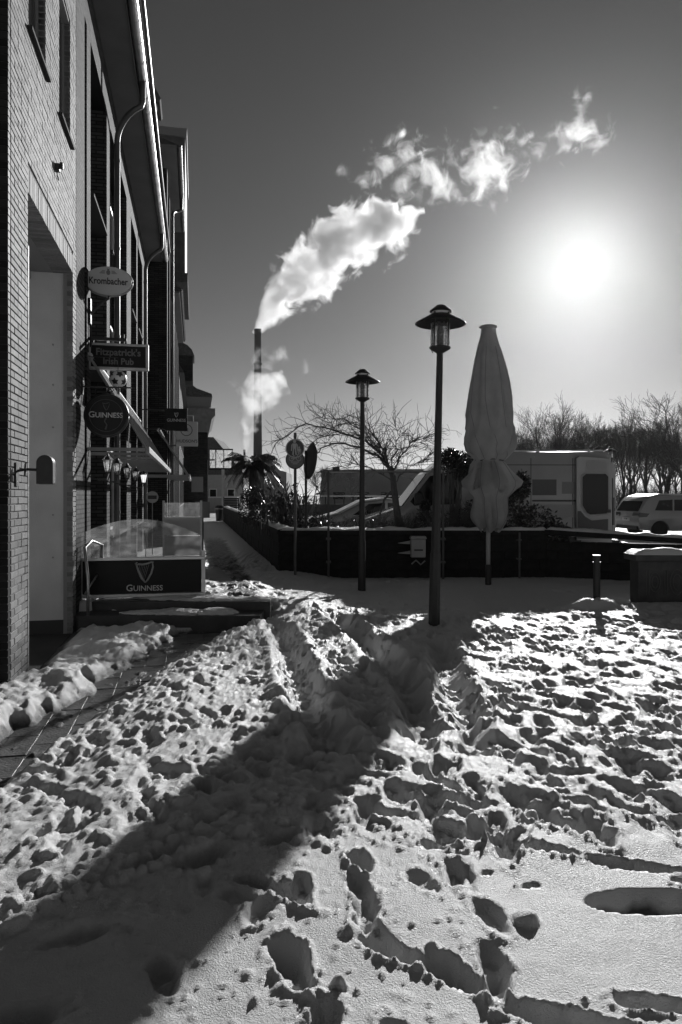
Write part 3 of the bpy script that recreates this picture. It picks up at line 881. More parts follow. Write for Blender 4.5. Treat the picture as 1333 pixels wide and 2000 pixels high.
# ---- the taller block behind the pub
tb = house('tall_block', 'tall dark brick block behind the pub with its own eaves, hipped roof and dormer')
E3 = 12.5
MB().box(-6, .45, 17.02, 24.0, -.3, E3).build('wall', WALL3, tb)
for a, b in ((17.0, 17.5), (19.2, 19.6), (21.2, 21.6), (23.4, 23.9)): MB().box(.452, .62, a + .02, b, -.3, E3 - .5).build('pier', WALL3, tb)
for k, a in enumerate((17.7, 19.8, 21.8)):
    for z0 in (1.0, 4.0, 7.0, 10.0):
        f = MB(); f.box(.452, .50, a, a + 1.3, z0, z0 + 1.6)
        wn = f.build('window', WHITEP, tb)
        MB().box(.50, .512, a + .08, a + 1.22, z0 + .08, z0 + 1.52).build('pane', GLASSD, wn)
MB().box(-6, .92, 16.62, 24.0, E3 + .002, E3 + .08).build('soffit', SOFFIT, tb)
half_gutter(tb, 1.0, 16.62, 24.0, E3 + .10, .085, DZ)
MB().add([(.98, 16.6, E3 + .085), (.98, 24.2, E3 + .085), (-3.2, 24.2, E3 + 3.0), (-3.2, 19.8, E3 + 3.0), (-6, 16.6, E3 + .085), (-6, 24.2, E3 + .085)],
         [(0, 1, 2, 3), (0, 3, 4), (4, 3, 2, 5), (1, 5, 2), (0, 4, 5, 1)]).build('roof', TILE, tb)
downpipe(tb, 19.9, .2, 20.6, E3 + .04, o=.70, og=1.0, m=DZ)
dm = MB().box(-1.8, .24, 18.2, 19.3, E3 + .6, E3 + 2.2).build('dormer', WALL3, tb)
MB().prism([(-1.9, E3 + 2.2), (.34, E3 + 2.2), (.38, E3 + 2.28), (.12, E3 + 2.75), (-1.9, E3 + 2.75)], 18.1, 19.4).build('dormer_roof', TILE, dm)
MB().box(.245, .26, 18.35, 19.15, E3 + 1.0, E3 + 2.0).build('dormer_window', GLASSD, dm)

# ---- tiled row with a tall boarded gable dormer
row = house('row_house', 'narrow dark row house with saw-toothed tile edge and a tall flat gable dormer')
E4 = 10.0
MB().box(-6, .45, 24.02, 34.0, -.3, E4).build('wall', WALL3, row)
for a in (24.3, 26.0, 27.7, 29.4, 31.1, 32.8): MB().box(.452, .60, a, a + .35, -.3, E4 - .4).build('pier', WALL3, row)
for a in (24.8, 26.5, 28.2, 29.9, 31.6):
    for z0 in (1, 4, 7):
        wn = MB().box(.452, .48, a, a + 1.0, z0, z0 + 1.6).build('window', WHITEP, row)
        MB().box(.48, .49, a + .07, a + .93, z0 + .07, z0 + 1.53).build('pane', GLASSD, wn)
MB().box(-6, .86, 24.02, 34.0, E4 + .002, E4 + .08).build('soffit', SOFFIT, row)
MB().prism([(.80, E4 + .085), (.90, E4 + .14), (-6, E4 + 5), (-6, E4 + 4.8)], 24.02, 34.0).build('roof', TILE, row)
b = MB()
for s in np.arange(24.1, 34.0, .24): b.cyl((.96, s, E4 + .12), (.70, s, E4 + .30), .075, n=7)
o = b.build('eaves_tile', TILE, row); o['kind'] = 'stuff'
gd = MB().box(-3.0, 1.06, 25.6, 32.2, 11.3, 17.2).build('gable_dormer', mat('slate_cladding', .10, .6, var=.3, vscale=3, bump=.4, bscale=10), row)
MB().box(-3.0, 1.14, 25.45, 32.3, 17.2, 17.55).build('dormer_cap', mat('lead_cap', .2, .5), gd)
MB().box(.3, 1.17, 25.5, 32.3, 10.9, 11.298).build('dormer_foot', TILE, gd)

# ---- lower house with a rounded bay roof
lo = house('bay_house', 'lower house further along whose bay window has a rounded roof')
MB().box(-6, .62, 34.02, 50.9, -.3, 8.4).build('wall', WALL3, lo)
MB().prism([(-6, 8.402), (.9, 8.402), (.6, 8.9), (-6, 11.8)], 34.02, 50.9).build('roof', TILE, lo)
bay = MB().box(.3, 1.36, 37.0, 39.4, 8.404, 9.9).build('bay', WALL3, lo)
MB().prism([(.3, 9.9), (1.44, 9.9), (1.30, 10.25), (1.05, 10.5), (.7, 10.68), (.3, 10.75)], 36.9, 39.5).build('bay_roof', TILE, bay)
for a in (35, 37, 39, 41, 43, 45, 47):
    for z0 in (1, 4.4):
        wn = MB().box(.622, .65, a, a + 1.1, z0, z0 + 1.7).build('window', WHITEP, lo)
        MB().box(.65, .66, a + .07, a + 1.03, z0 + .07, z0 + 1.63).build('pane', GLASSD, wn)
for z0 in (5.6, 6.9):     # thin balcony rails seen end on
    MB().tube([(.62, 42, z0), (1.35, 42, z0), (1.35, 46, z0), (.62, 46, z0)], .03, n=5).build('balcony_rail', STEEL, lo)

# ---- corner house with heavy cornice at the end
ch = house('corner_house', 'corner house at the street end with a heavy cornice and flared roof')
MB().box(-8, 2.45, 51.0, 64, -.3, 6.6).build('wall', WALL3, ch)
MB().prism([(-8, 6.602), (2.55, 6.602), (2.75, 7.6), (3.02, 7.9), (3.02, 8.45), (-8, 8.45)], 50.6, 64.2).build('cornice', mat('cornice_stone', .2, .8, var=.2), ch)
MB().prism([(-8, 8.452), (2.5, 8.452), (2.7, 8.6), (2.7, 9.35), (-8, 9.35)], 50.8, 64.0).build('attic_band', mat('lead_cap'), ch)
MB().prism([(-8, 9.352), (2.8, 9.352), (2.75, 9.6), (1.6, 10.0), (.8, 10.6), (.1, 11.6), (-8, 11.6)], 50.7, 64.1).build('roof', TILE, ch)
for a in (52.5, 55, 57.5, 60):
    wn = MB().box(2.452, 2.49, a, a + 1.2, 2, 4.5).build('window', WHITEP, ch)
    MB().box(2.49, 2.50, a + .08, a + 1.12, 2.08, 4.42).build('pane', GLASSD, wn)
wn = MB().box(1.2, 2.1, 50.95, 50.998, 1.9, 3.1).build('notice_panel', mat('grey_panel', .22, .6), ch)

# ---- terrace slab beside the pub (its snow belongs to the snow sheet)
tr = MB().add([tuple(S(*p)) for p in [(-.28, 3.6, -.3), (2.35, 3.6, -.3), (2.0, 10, -.3), (-.28, 10, -.3), (-.28, 3.6, .13), (2.35, 3.6, .13), (2.0, 10, .02), (-.28, 10, .02)]],
              [(0,3,2,1),(4,5,6,7),(0,1,5,4),(1,2,6,5),(2,3,7,6),(3,0,4,7)]).build('terrace_ground', st_m)
tag(tr, kind='structure')

# ================================================================ things on the house fronts
def local(name, label, cat, o, s, z, group=None, rz=0):
    return thing(name, label, cat, S(o, s, z), TH + rz, group)

# arched downlight on an arm, on the nearest pier
wl = local('wall_lamp', 'black arched wall lamp on a short arm on the nearest brick pier', 'wall lamp', 0, .16, 1.80)
MB().prism([(-.05, -.10), (.05, -.10), (.05, .10), (-.05, .10)], .0, .015, axes='yz').build('wall_plate', BLACKM, wl)
MB().tube([(.01, 0, .03), (.08, .01, .045), (.17, .02, .04)], .012, n=8).build('arm', BLACKM, wl)
MB().prism([(-.03, -.01), (.035, -.01), (.015, .10), (-.012, .085)], .07, .085, axes='yz').build('bracket_clamp', BLACKM, wl)
arch = [(-.068, -.12), (.068, -.12), (.068, .06)] + [(.068 * math.cos(t), .06 + .068 * math.sin(t)) for t in np.linspace(.25, PI - .25, 9)] + [(-.068, .06)]
hd = MB().prism(arch, -.05, .07, axes='xz').build('lamp_head', BLACKM, wl, bevel=.006)
hd.location = (.235, .02, .04)
MB().box(-.05, .05, -.03, .05, -.126, -.119).build('lamp_lens', mat('frosted_lens', .3, .3), hd)
# small sensor with a hook under the windows
se = local('motion_sensor', 'tiny black sensor with a hook on the brick wall between the windows', 'sensor', 0, 1.9, 5.18)
MB().box(.0, .05, -.035, .035, -.03, .05).build('body', BLACKM, se, bevel=.006)
MB().box(.05, .085, -.02, .02, 0, .07).build('eye', BLACKM, se, bevel=.006)
MB().tube([(.02, 0, -.03), (.02, .01, -.07), (.03, .03, -.10), (.035, .01, -.12), (.03, -.01, -.11)], .006, n=6).build('hook', BLACKM, se)

# hanging and projecting signs. Each stands square to the house front and faces the viewer (local x out, z up)
def oval(n, a, b, c=(0, 0)): return [(c[0] + a * math.cos(2*PI*i/n), c[1] + b * math.sin(2*PI*i/n)) for i in range(n)]
SP = 4.42
os_ = local('oval_sign', 'pale oval beer sign reading Krombacher on a bracket above the pub sign', 'sign', .02, SP, 4.70)
cx = .255
dsc = MB().prism(oval(40, .320, .200, (cx, 0)), -.06, .06).build('sign_face', mat('sign_white', .62, .35), os_, smooth=True)
rim = MB()
rim.tube([(cx + .320 * math.cos(t), 0, .200 * math.sin(t)) for t in np.linspace(0, 2*PI, 41)], .022, n=8)
rim.build('rim', GREYP, os_, smooth='all')
for sy, ry in ((-.064, 0),):
    text('lettering', 'Krombacher', .135, DLETTER, os_, (cx, sy, -.012), sx=.78, offset=.002)
em = MB(); em.prism(oval(14, .028, .036, (cx, .115)), -.0655, -.061)
for k in range(3):
    for s_ in (-1, 1): em.prism([(cx + s_*.045, .10 + k*.017), (cx + s_*(.12 - .015*k), .10 + k*.017), (cx + s_*(.12 - .015*k), .107 + k*.017), (cx + s_*.045, .107 + k*.017)], -.0655, -.061)
em.prism([(cx-.012, .15), (cx+.012, .15), (cx+.02, .172), (cx, .165), (cx-.02, .172)], -.0655, -.061)
em.build('emblem', mat('emblem_grey', .2, .5), os_)
br = MB(); br.tube([(-.02, .0, -.50), (.04, 0, -.44), (.16, 0, -.30), (cx, 0, -.235), (cx, 0, -.20)], .022, n=8)
br.box(-.02, .012, -.06, .06, -.62, -.26); br.tube([(.0, 0, -.62), (.01, 0, -.95)], .016, n=6)
br.build('bracket', BLACKM, os_)

rs = local('pub_sign', "framed dark rectangular sign reading Fitzpatrick's Irish Pub beside the pub door", 'sign', -.07, SP + .05, 3.63)
rs.scale = (.95, .95, .95)
MB().box(.10, .90, -.03, .03, -.16, .16).build('sign_face', DARKP, rs)
fr = MB(); fr.box(.055, .945, -.05, .05, .16, .20); fr.box(.055, .945, -.05, .05, -.20, -.16); fr.box(.055, .10, -.05, .05, -.16, .16); fr.box(.90, .945, -.05, .05, -.16, .16)
fr.build('frame', STEEL, rs, bevel=.006)
LG = mat('dim_lettering', .16, .5)
text('lettering', "Fitzpatrick's", .145, LG, rs, (.50, -.033, .062), sx=.95, offset=.003)
text('lettering', 'Irish Pub', .135, LG, rs, (.50, -.033, -.075), sx=.95, offset=.003)
bk = MB(); bk.box(0, .62, -.02, .02, .245, .29); bk.box(.56, .585, -.012, .012, .20, .35); bk.box(.12, .14, -.012, .012, .20, .25)
bk.tube([(-.01, 0, .20), (-.02, 0, .55), (.0, 0, .85), (.02, 0, 1.1)], .02, n=6); bk.tube([(0, 0, .1), (.06, 0, .27)], .02, n=6)
bk.build('bracket', BLACKM, rs)

def harp(parent, c, h, m, y=-.03):
    b = MB(); k = h
    P_ = lambda x, z: (c[0] + x * k, y, c[1] + z * k)
    b.tube([P_(-.34, .47), P_(-.42, .40), P_(-.36, .34), P_(-.27, .38), P_(-.10, .36), P_(.10, .40), P_(.30, .47), P_(.42, .47)], [.035*k, .04*k, .045*k, .05*k, .05*k, .05*k, .045*k, .02*k], n=6)
    b.tube([P_(-.38, .36), P_(-.28, .05), P_(-.12, -.30), P_(.02, -.48)], [.04*k, .06*k, .07*k, .04*k], n=6)
    b.tube([P_(.36, .46), P_(.38, .25), P_(.30, -.05), P_(.14, -.36), P_(.02, -.49)], [.03*k, .045*k, .05*k, .045*k, .03*k], n=6)
    for i in range(6):
        t = i / 6
        b.tube([P_(-.22 + .085 * i, .38 + .01 * i), P_(-.27 + .30 * t, .02 - .52 * t * .9)], .008 * k, n=3)
    return b.build('harp_emblem', m, parent, smooth='all')

gs = local('round_sign', 'round black hanging sign with gold harp reading Guinness', 'sign', .02, 3.75, 2.70)
cx = .30
MB().prism(oval(36, .268, .268, (cx, 0)), -.035, .035).build('sign_face', DARKP, gs, smooth=True)
rm = MB(); rm.tube([(cx + .268 * math.cos(t), 0, .268 * math.sin(t)) for t in np.linspace(0, 2*PI, 41)], .03, n=8); rm.build('rim', BLACKM, gs, smooth='all')
rm = MB(); rm.tube([(cx + .215 * math.cos(t), -.036, .215 * math.sin(t)) for t in np.linspace(0, 2*PI, 41)], .004, n=5); rm.build('ring_line', mat('dull_gold', .10, .5), gs)
text('lettering', 'G', .115, LETTER, gs, (cx - .185, -.037, .006), offset=.001)
text('lettering', 'UINNESS', .096, LETTER, gs, (cx - .142, -.037, .0), sx=.95, offset=.001, align='LEFT')
harp(gs, (cx, .12), .11, mat('dull_gold'), -.038)
st = MB(); st.tube([(cx, -.037, -.03), (cx - .02, -.037, -.08), (cx + .01, -.037, -.13), (cx - .01, -.037, -.19)], [.012, .008, .008, .014], n=5); st.build('emblem_stem', mat('dull_gold'), gs)
bk = MB(); bk.tube([(-.02, 0, .385), (.62, 0, .385)], .011, n=6)
for x in (.16, .44): bk.tube([(x, 0, .385), (x, 0, .29)], .006, n=5)
for x, sg in ((.36, 1), (.50, -1)):
    bk.tube([(x + sg*.045*t*math.cos(9*t), 0, .345 + .035*t*math.sin(9*t)) for t in np.linspace(.15, 1, 12)], .005, n=4)
bk.box(-.03, 0, -.05, .05, .28, .50)
bk.build('bracket', BLACKM, gs)

fb = local('football', 'white football with dark patches hung above the round black sign', 'football', .42, 4.25, 3.28)
bmf = bmesh.new(); bmesh.ops.create_icosphere(bmf, subdivisions=3, radius=.125)
ico = bmesh.new(); bmesh.ops.create_icosphere(ico, subdivisions=1, radius=1); dirs = [v.co.normalized() for v in ico.verts]; ico.free()
mef = bpy.data.meshes.new('ball')
for f in bmf.faces:
    f.smooth = True
    f.material_index = 1 if max(f.calc_center_median().normalized().dot(d) for d in dirs) > .935 else 0
bmf.to_mesh(mef); bmf.free(); mef.materials.append(WHITEP); mef.materials.append(BLACKM)
o = bpy.data.objects.new('ball', mef); COL.objects.link(o); o.parent = fb
MB().tube([(0, 0, .12), (0, 0, .30), (-.4, 0, .30)], .006, n=5).build('hanger', BLACKM, fb)

sq = local('square_sign', 'square black Guinness sign projecting between the two awnings', 'sign', .26, 14.0, 3.72)
MB().box(.42, 1.02, -.04, .04, -.31, .31).build('sign_face', DARKP, sq, bevel=.01)
text('lettering', 'GUINNESS', .115, LETTER, sq, (.72, -.042, -.02), sx=.95)
harp(sq, (.72, .13), .13, LETTER, -.045)
bk = MB(); bk.box(-.56, .42, -.015, .015, .25, .28); bk.box(-.56, .42, -.015, .015, -.28, -.25); bk.build('bracket', BLACKM, sq)

hs = local('pub_banner', "pale square sign reading HUDSON'S with a round emblem", 'sign', .58, 18.6, 3.72)
MB().box(.28, 1.0, -.03, .03, -.42, .42).build('sign_face', mat('sign_pale', .55, .5), hs, bevel=.01)
text('lettering', "HUDSON'S", .145, DLETTER, hs, (.64, -.032, -.25), offset=.002)
rm = MB(); rm.tube([(.62 + .19 * math.cos(t), -.032, .13 + .19 * math.sin(t)) for t in np.linspace(0, 2*PI, 33)], .012, n=5); rm.build('emblem_ring', DLETTER, hs)
text('lettering', 'H', .2, DLETTER, hs, (.62, -.032, .13))
bk = MB(); bk.box(-.02, .3, -.015, .015, .38, .42); bk.box(-.02, .3, -.015, .015, -.42, -.38); bk.box(.985, 1.0, -.02, .02, -.5, -.42); bk.build('bracket', BLACKM, hs)

ph = local('pharmacy_sign', 'dark gothic letter A pharmacy sign jutting from the corner house', 'sign', 2.45, 50.4, 4.75)
a_ = MB()
a_.prism([(.42, -.38), (.30, -.24), (.50, -.20), (.50, .10), (.38, .12), (.40, .30), (.62, .42), (.78, .38), (.92, .26), (.92, -.22), (1.08, -.30), (.90, -.42), (.72, -.26), (.72, -.04), (.62, -.04), (.62, -.22)], -.08, .08)
a_.build('letter', DLETTER, ph)
MB().box(.0, .46, -.04, .04, .04, .09).build('bracket', BLACKM, ph); MB().box(.0, .46, -.04, .04, -.14, -.09).build('bracket', BLACKM, ph)

# round plaques behind the barrier
for (px, py, r, s, lab) in ((298, 971, .16, 13.8, 'round pale plaque with a dark band on the dark pub wall'), (285, 1027, .105, 11.9, 'small round white sign with a symbol behind the glass screen')):
    q = P(px, py, S(0, s).y)
    pl = thing('round_plaque', lab, 'plaque', q, TH)
    MB().prism(oval(24, r, r), -.012, .012).build('sign_face', mat('plaque_face', .40, .4), pl, smooth=True)
    if r > .13:
        MB().box(-r*.72, r*.72, -.016, -.0125, -.05, .045).build('dark_band', DLETTER, pl)
        text('lettering', 'STOUT', .055, mat('dim_lettering'), pl, (0, -.0175, -.003))
    else:
        k = MB()
        for zz in (-.05, -.015, .02, .05): k.box(-.045, .045, -.016, -.0125, zz, zz + .018)
        k.build('symbol', DLETTER, pl)
    MB().tube([(0, .02, 0), (0, .02, -(q.z + .1))], .012, n=6).build('post', GREYP, pl)

# coach lanterns under the canopy
def lantern(name, o, s, z, lab, lit=False):
    t = local(name, lab, 'lantern', o, s, z, 'coach lanterns along the pub wall')
    c = MB(); c.lathe([(.035, -.10), (.07, .07), (.03, .075)], n=6); c.build('glass', LAMPGLASS if not lit else GLOW, t)
    c = MB(); c.lathe([(.085, .075), (.03, .13), (.012, .165), (.0, .17)], n=6); c.lathe([(.0, -.135), (.03, -.12), (.042, -.10)], n=6)
    for i in range(6):
        a = 2*PI*i/6; c.tube([(.036*math.cos(a), .036*math.sin(a), -.10), (.072*math.cos(a), .072*math.sin(a), .075)], .005, n=4)
    c.build('cage', BLACKM, t)
    MB().tube([(0, 0, -.13), (-.02, 0, -.20), (-.12, 0, -.22), (-o + .0, 0, -.16)], .010, n=5).build('arm', BLACKM, t)
GLOW = bpy.data.materials.new('lantern_glow'); GLOW.use_nodes = True
GLOW.node_tree.nodes['Principled BSDF'].inputs['Emission Color'].default_value = g(1); GLOW.node_tree.nodes['Principled BSDF'].inputs['Emission Strength'].default_value = 1.2
lantern('coach_lantern', .26, 4.42, 2.06, 'coach lantern nearest the pub door, under the canopy front')
lantern('coach_lantern', .30, 5.35, 2.05, 'second coach lantern from the pub door')
lantern('coach_lantern', .30, 7.0, 2.04, 'third coach lantern from the pub door, beside the downpipe')
lantern('coach_lantern', .32, 8.6, 2.03, 'fourth coach lantern from the pub door')
lantern('coach_lantern', .34, 10.6, 2.02, 'small lit coach lantern deepest under the canopy', True)

# sloping canopies with ribs, rolled fabric on top
def canopy(name, lab, o0, z0, o1, z1, s0, s1, nrib, group):
    t = thing(name, lab, 'awning', A0, TH, group)
    MB().tube([(o0, s0, z0), (o0, s1, z0)], .055, n=10).build('roller', mat('bright_roller', .6, .25, metal=.7), t, smooth=True)
    MB().box(o1 - .03, o1 + .03, s0, s1, z1 - .045, z1 + .045).build('front_rail', GREYP, t, bevel=.006)
    for k in range(nrib):
        s = s0 + (s1 - s0) * k / (nrib - 1)
        MB().tube([(o0, s, z0), (o1, s, z1)], .018, n=6).build('rafter', GREYP, t)
        MB().box(-.29, o1 - .035, s - .02, s + .02, z1 - .025, z1 + .025).build('tie_bar', GREYP, t)
    n = 12; b = MB()
    for k in range(nrib - 1):
        a = s0 + (s1 - s0) * (k + .10) / (nrib - 1); c = s0 + (s1 - s0) * (k + .90) / (nrib - 1)
        for i in range(1):
            u0 = .06; u1 = .42
            p = lambda u, s: (o0 + (o1 - o0) * u, s, z0 + (z1 - z0) * u + .022)
            vs = [p(u0, a), p(u1, a), p(u1, c), p(u0, c)]
            b.add(vs + [(x, y, z + .012) for x, y, z in vs], [(0,1,2,3), (7,6,5,4), (0,4,5,1), (1,5,6,2), (2,6,7,3), (3,7,4,0)])
    o = b.build('canopy_pane', AWNING, t); o['kind'] = 'stuff'
canopy('awning', 'long sloping awning over the pub terrace with a bright roller, behind the round black sign', .02, 3.60, .82, 2.28, 4.3, 13.6, 9, 'awnings over the terrace')
canopy('awning', "shorter sloping awning beyond the square black sign, under HUDSON'S", .50, 3.45, 1.32, 2.18, 14.2, 20.0, 5, 'awnings over the terrace')

# terrace screen: dark panel with harp, arched glass above
bs = thing('terrace_screen', 'dark Guinness terrace screen with arched glass top on the steps', 'screen', P(165, 1172, 9.66), TH)
bs.location.z = .235
BWd = 1.64
bs.location += DN * -.04
MB().box(.02, BWd - .05, -.03, .03, .05, .50).build('panel', DARKP, bs, bevel=.006)
MB().box(0, BWd, -.04, .04, .502, .545).build('top_rail', mat('brushed_rail', .55, .3, metal=.8), bs, bevel=.006)
MB().box(0, BWd, -.04, .04, .0, .045).build('bottom_rail', mat('brushed_rail'), bs, bevel=.006)
MB().box(BWd - .048, BWd, -.045, .045, .547, .62).build('post', WHITEP, bs); MB().box(BWd - .048, BWd + .002, -.042, .042, .047, .500).build('post', WHITEP, bs)
MB().box(-.03, .018, -.035, .035, .047, .50).build('post', WHITEP, bs)
arcp = [(.06, .548)] + [(.06 + (BWd - .13) * t, .84 + .225 * math.sin(PI * (t * .92 + .08)) ** .9) for t in np.linspace(0, .97, 20)] + [(BWd - .05, .80), (BWd - .05, .548)]
MB().prism(arcp, -.006, .006).build('glass', glass_mat('screen_glass', .86, .09), bs)
MB().box(BWd - .052, BWd - .046, -.01, .01, .62, .84).build('glass_edge', WHITEP, bs)
text('lettering', 'G', .125, LETTER, bs, (.63, -.034, .125), offset=.001); text('lettering', 'UINNESS', .102, LETTER, bs, (.678, -.034, .118), sx=.98, offset=.001, align='LEFT')
harp(bs, (.83, .34), .29, mat('harp_grey', .35, .4), -.036)

hr = local('handrail', 'bent steel handrail beside the terrace steps against the wall', 'handrail', .10, 3.3, 0)
MB().tube([(.06, -.1, .0), (.06, -.1, .55), (.0, .05, .95), (.04, .35, 1.02), (.16, .5, .95), (.16, .55, .2)], .02, n=8).build('rail', STEEL, hr, smooth='all')
MB().tube([(.0, .05, .35), (.10, .45, .55)], .012, n=6).build('lower_rail', STEEL, hr)

# second screen farther on
b2 = thing('terrace_screen', 'plain pale terrace screen far along the pub front under the second awning', 'screen', P(318, 1018, 17.5), TH)
b2.location.z = 0.1
MB().box(0, .95, -.03, .03, .55, 1.0).build('panel', mat('sign_pale'), b2); MB().box(0, .95, -.03, .03, .05, .53).build('panel', GREYP, b2)
for x in (0, .90): MB().box(x, x + .05, -.05, -.031, -.1, 1.4).build('post', STEEL, b2)
MB().box(.05, .90, -.045, -.033, 1.0, 1.35).build('glass', GLASS, b2)
b3 = thing('menu_stand', 'slim dark menu stand at the end of the terrace', 'menu stand', P(396, 1015, 20), TH); b3.location.z = 0
MB().tube([(0, 0, -.05), (0, 0, 1.0)], .03, n=6).build('post', BLACKM, b3); MB().box(-.2, .2, -.03, .03, 1.0, 1.45).build('board', mat('grey_panel'), b3)
MB().box(-.18, .18, -.18, .18, -.06, .0).build('foot', BLACKM, b3)

# glazed box on a post over the street end, like a walkway
gb = thing('glazed_canopy', 'glazed box canopy on a single post at the street end', 'canopy', P(410, 915, 54), TH)
fr = MB(); x1, z1 = 1.62, 1.45
for z_ in (0, z1): fr.box(0, x1 + (.0 if z_ == 0 else .12), -.05, .05, z_ - .05, z_ + .05); fr.box(0, x1, 2.2, 2.3, z_ - .05, z_ + .05)
for x in (.45, 1.05): fr.box(x - .03, x + .03, -.04, .04, .05, z1 - .05)
fr.tube([(0, 0, .05), (.45, 0, z1)], .02, n=4); fr.tube([(1.05, 0, .05), (.45, 0, z1)], .02, n=4); fr.tube([(x1, 0, .05), (x1 + .1, 0, z1)], .03, n=4)
fr.build('frame', DARKP, gb)
MB().box(.02, x1, .055, .07, .05, z1 - .05).build('glass', glass_mat('milky_glass', .8, .4), gb)
MB().box(.9, 1.12, .5, .7, -3.4, -.055).build('post', GREYP, gb)

# ================================================================ planters: low walls of dark stones with snow on the earth inside
PLB = mat('dark_planter_brick', .022, .8, spec=.25, var=.35, vscale=6, bump=.5, bscale=30)
def planter_wall(name, lab, p0, p1, zb, zt0, zt1, th=.30, course=.20, ln=.5, cap=True):
    """straight wall from p0 to p1 built of single blocks, coping and a snow cover"""
    p0 = Vector(p0); p1 = Vector(p1); L = (p1 - p0).length
    t = thing(name, lab, 'planter wall', (p0.x, p0.y, 0), math.atan2(p1.y - p0.y, p1.x - p0.x))
    ztop = min(zt0, zt1)
    b = MB().box(.01, L - .01, .012, th - .012, zb, ztop - .10); b.build('core', mat('dark_joint', .02, .9), t)
    variants = []
    for k in range(3):
        o = MB().box(0.006, ln - .006, 0, th, 0.005, course - .005).build('block', PLB, t, bevel=.014, bseg=1); variants.append(o.data); bpy.data.objects.remove(o)
    z = zb; r = 0
    while z < ztop - .12:
        x = -ln * .5 * (r % 2)
        while x < L - .02:
            a = max(x, 0); e = min(x + ln, L)
            if e - a > .06:
                o = bpy.data.objects.new('block', random.choice(variants)); COL.objects.link(o); o.parent = t
                o.location = (a, random.uniform(-.008, .008), z); o.scale = ((e - a) / ln, 1, 1)
            x += ln
        z += course; r += 1
    cp = MB().prism([(-.03, zt0 - .10), (L + .03, zt1 - .10), (L + .03, zt1), (-.03, zt0)], -.04, th + .03, axes='xz')
    cp.build('coping', PLB, t, bevel=.01, bseg=1)
    # snow cushion
    n = max(8, int(L / .07)); m_ = 9; vs = []; fs = []
    for i in range(n + 1):
        for j in range(m_ + 1):
            x = L * i / n; v = j / m_; y = -.03 + (th + .05) * v
            hh = .075 * max(0, math.sin(PI * v)) ** .45 * (0.75 + .9 * float(fbm(np.array(x + p0.x), np.array(y + p0.y), 2.2, 3, 130))) * min(1, x / .08, (L - x) / .08)
            vs.append((x, y, zt0 + (zt1 - zt0) * i / n + max(0.003, hh)))
    for i in range(n):
        for j in range(m_):
            a = i * (m_ + 1) + j; fs.append((a, a + 1, a + m_ + 2, a + m_ + 1))
    MB().add(vs, fs).build('snow_cap', SNOW, t, smooth='all')
    return t
PC = Vector((-1.32, 15.2, 0))
lw_end = PC + DD * 31
planter_wall('planter_wall', 'long dark planter wall running away beside the narrow walk', PC + DN * .3 + DD * .0, PC + DN * .3 + DD * 31, -.35, .90, .90, course=.24, ln=.62)
planter_wall('planter_wall', 'dark planter wall facing the plaza behind the lamp posts, with the small box on it', (-1.30, 15.19, 0), (4.40, 15.19, 0), -.35, .88, .88)
planter_wall('planter_wall', 'dark parapet wall with thick bright snow in front of the parked white car', (4.34, 15.17, 0), (7.4, 13.9, 0), -.35, .90, .74)
# earth and snow inside the planter
n = 60; vs = []; fs = []
for i in range(n + 1):
    for j in range(n + 1):
        u = i / n; v = j / n
        a = PC + DN * .58 + DD * (.3 + 30.5 * v**1.6); x = a.x + (7.0 - a.x) * 0.86 * u * (1 if v < .12 else max(.25, 1 - 1.3 * (v - .12))); y = a.y + .02
        if v < .12: x = a.x + (4.6 - a.x) * u
        vs.append((x, y, .74 + .09 * float(fbm(np.array(x), np.array(y), 1.4, 4, 140))))
for i in range(n):
    for j in range(n):
        a = i * (n + 1) + j; fs.append((a, a + n + 1, a + n + 2, a + 1))
o = MB().add(vs, fs).build('planter_bed', SNOW, None, smooth='all'); tag(o, kind='structure')

# concrete block at the right with a snow cap
cb = thing('stone_block', 'low square dark concrete block with coping and snow at the right edge', 'stone block', P(1246, 1172, 11.0), 0)
cb.location.z = -.05
MB().box(.02, 2.2, .03, .36, -.1, .66).build('body', DARKCONC, cb, bevel=.015)
MB().box(-.05, 2.3, -.04, .43, .664, .755).build('coping', DARKCONC, cb, bevel=.015)
rg = MB()
for (x, z, r) in ((.28, .34, .10), (.28, .34, .06), (.62, .34, .13), (.62, .34, .08), (1.0, .34, .1)):
    rg.tube([(x + r*math.cos(t)*.8, .027, z + r*1.5*math.sin(t)) for t in np.linspace(0, 2*PI, 21)], .009, n=4)
for x in (.14, .18, .42, .46, .82): rg.box(x, x + .012, .018, .029, .14, .52)
rg.build('worn_lettering', mat('worn_relief', .13, .8), cb)
n = 40; m_ = 14; vs = []; fs = []
for i in range(n + 1):
    for j in range(m_ + 1):
        x = -.05 + 2.35 * i / n; v = j / m_; y = -.04 + .47 * v
        e = min(1, min(i, n - i) / 2.5, min(j, m_ - j) / 1.2)
        vs.append((x, y, .757 + max(0.002, (.075 + .05 * float(fbm(np.array(x), np.array(y), 1.9, 4, 150))) * e ** .5)))
for i in range(n):
    for j in range(m_):
        a = i * (m_ + 1) + j; fs.append((a, a + m_ + 1, a + m_ + 2, a + 1))
MB().add(vs, fs).build('snow_cap', SNOW, cb, smooth='all')

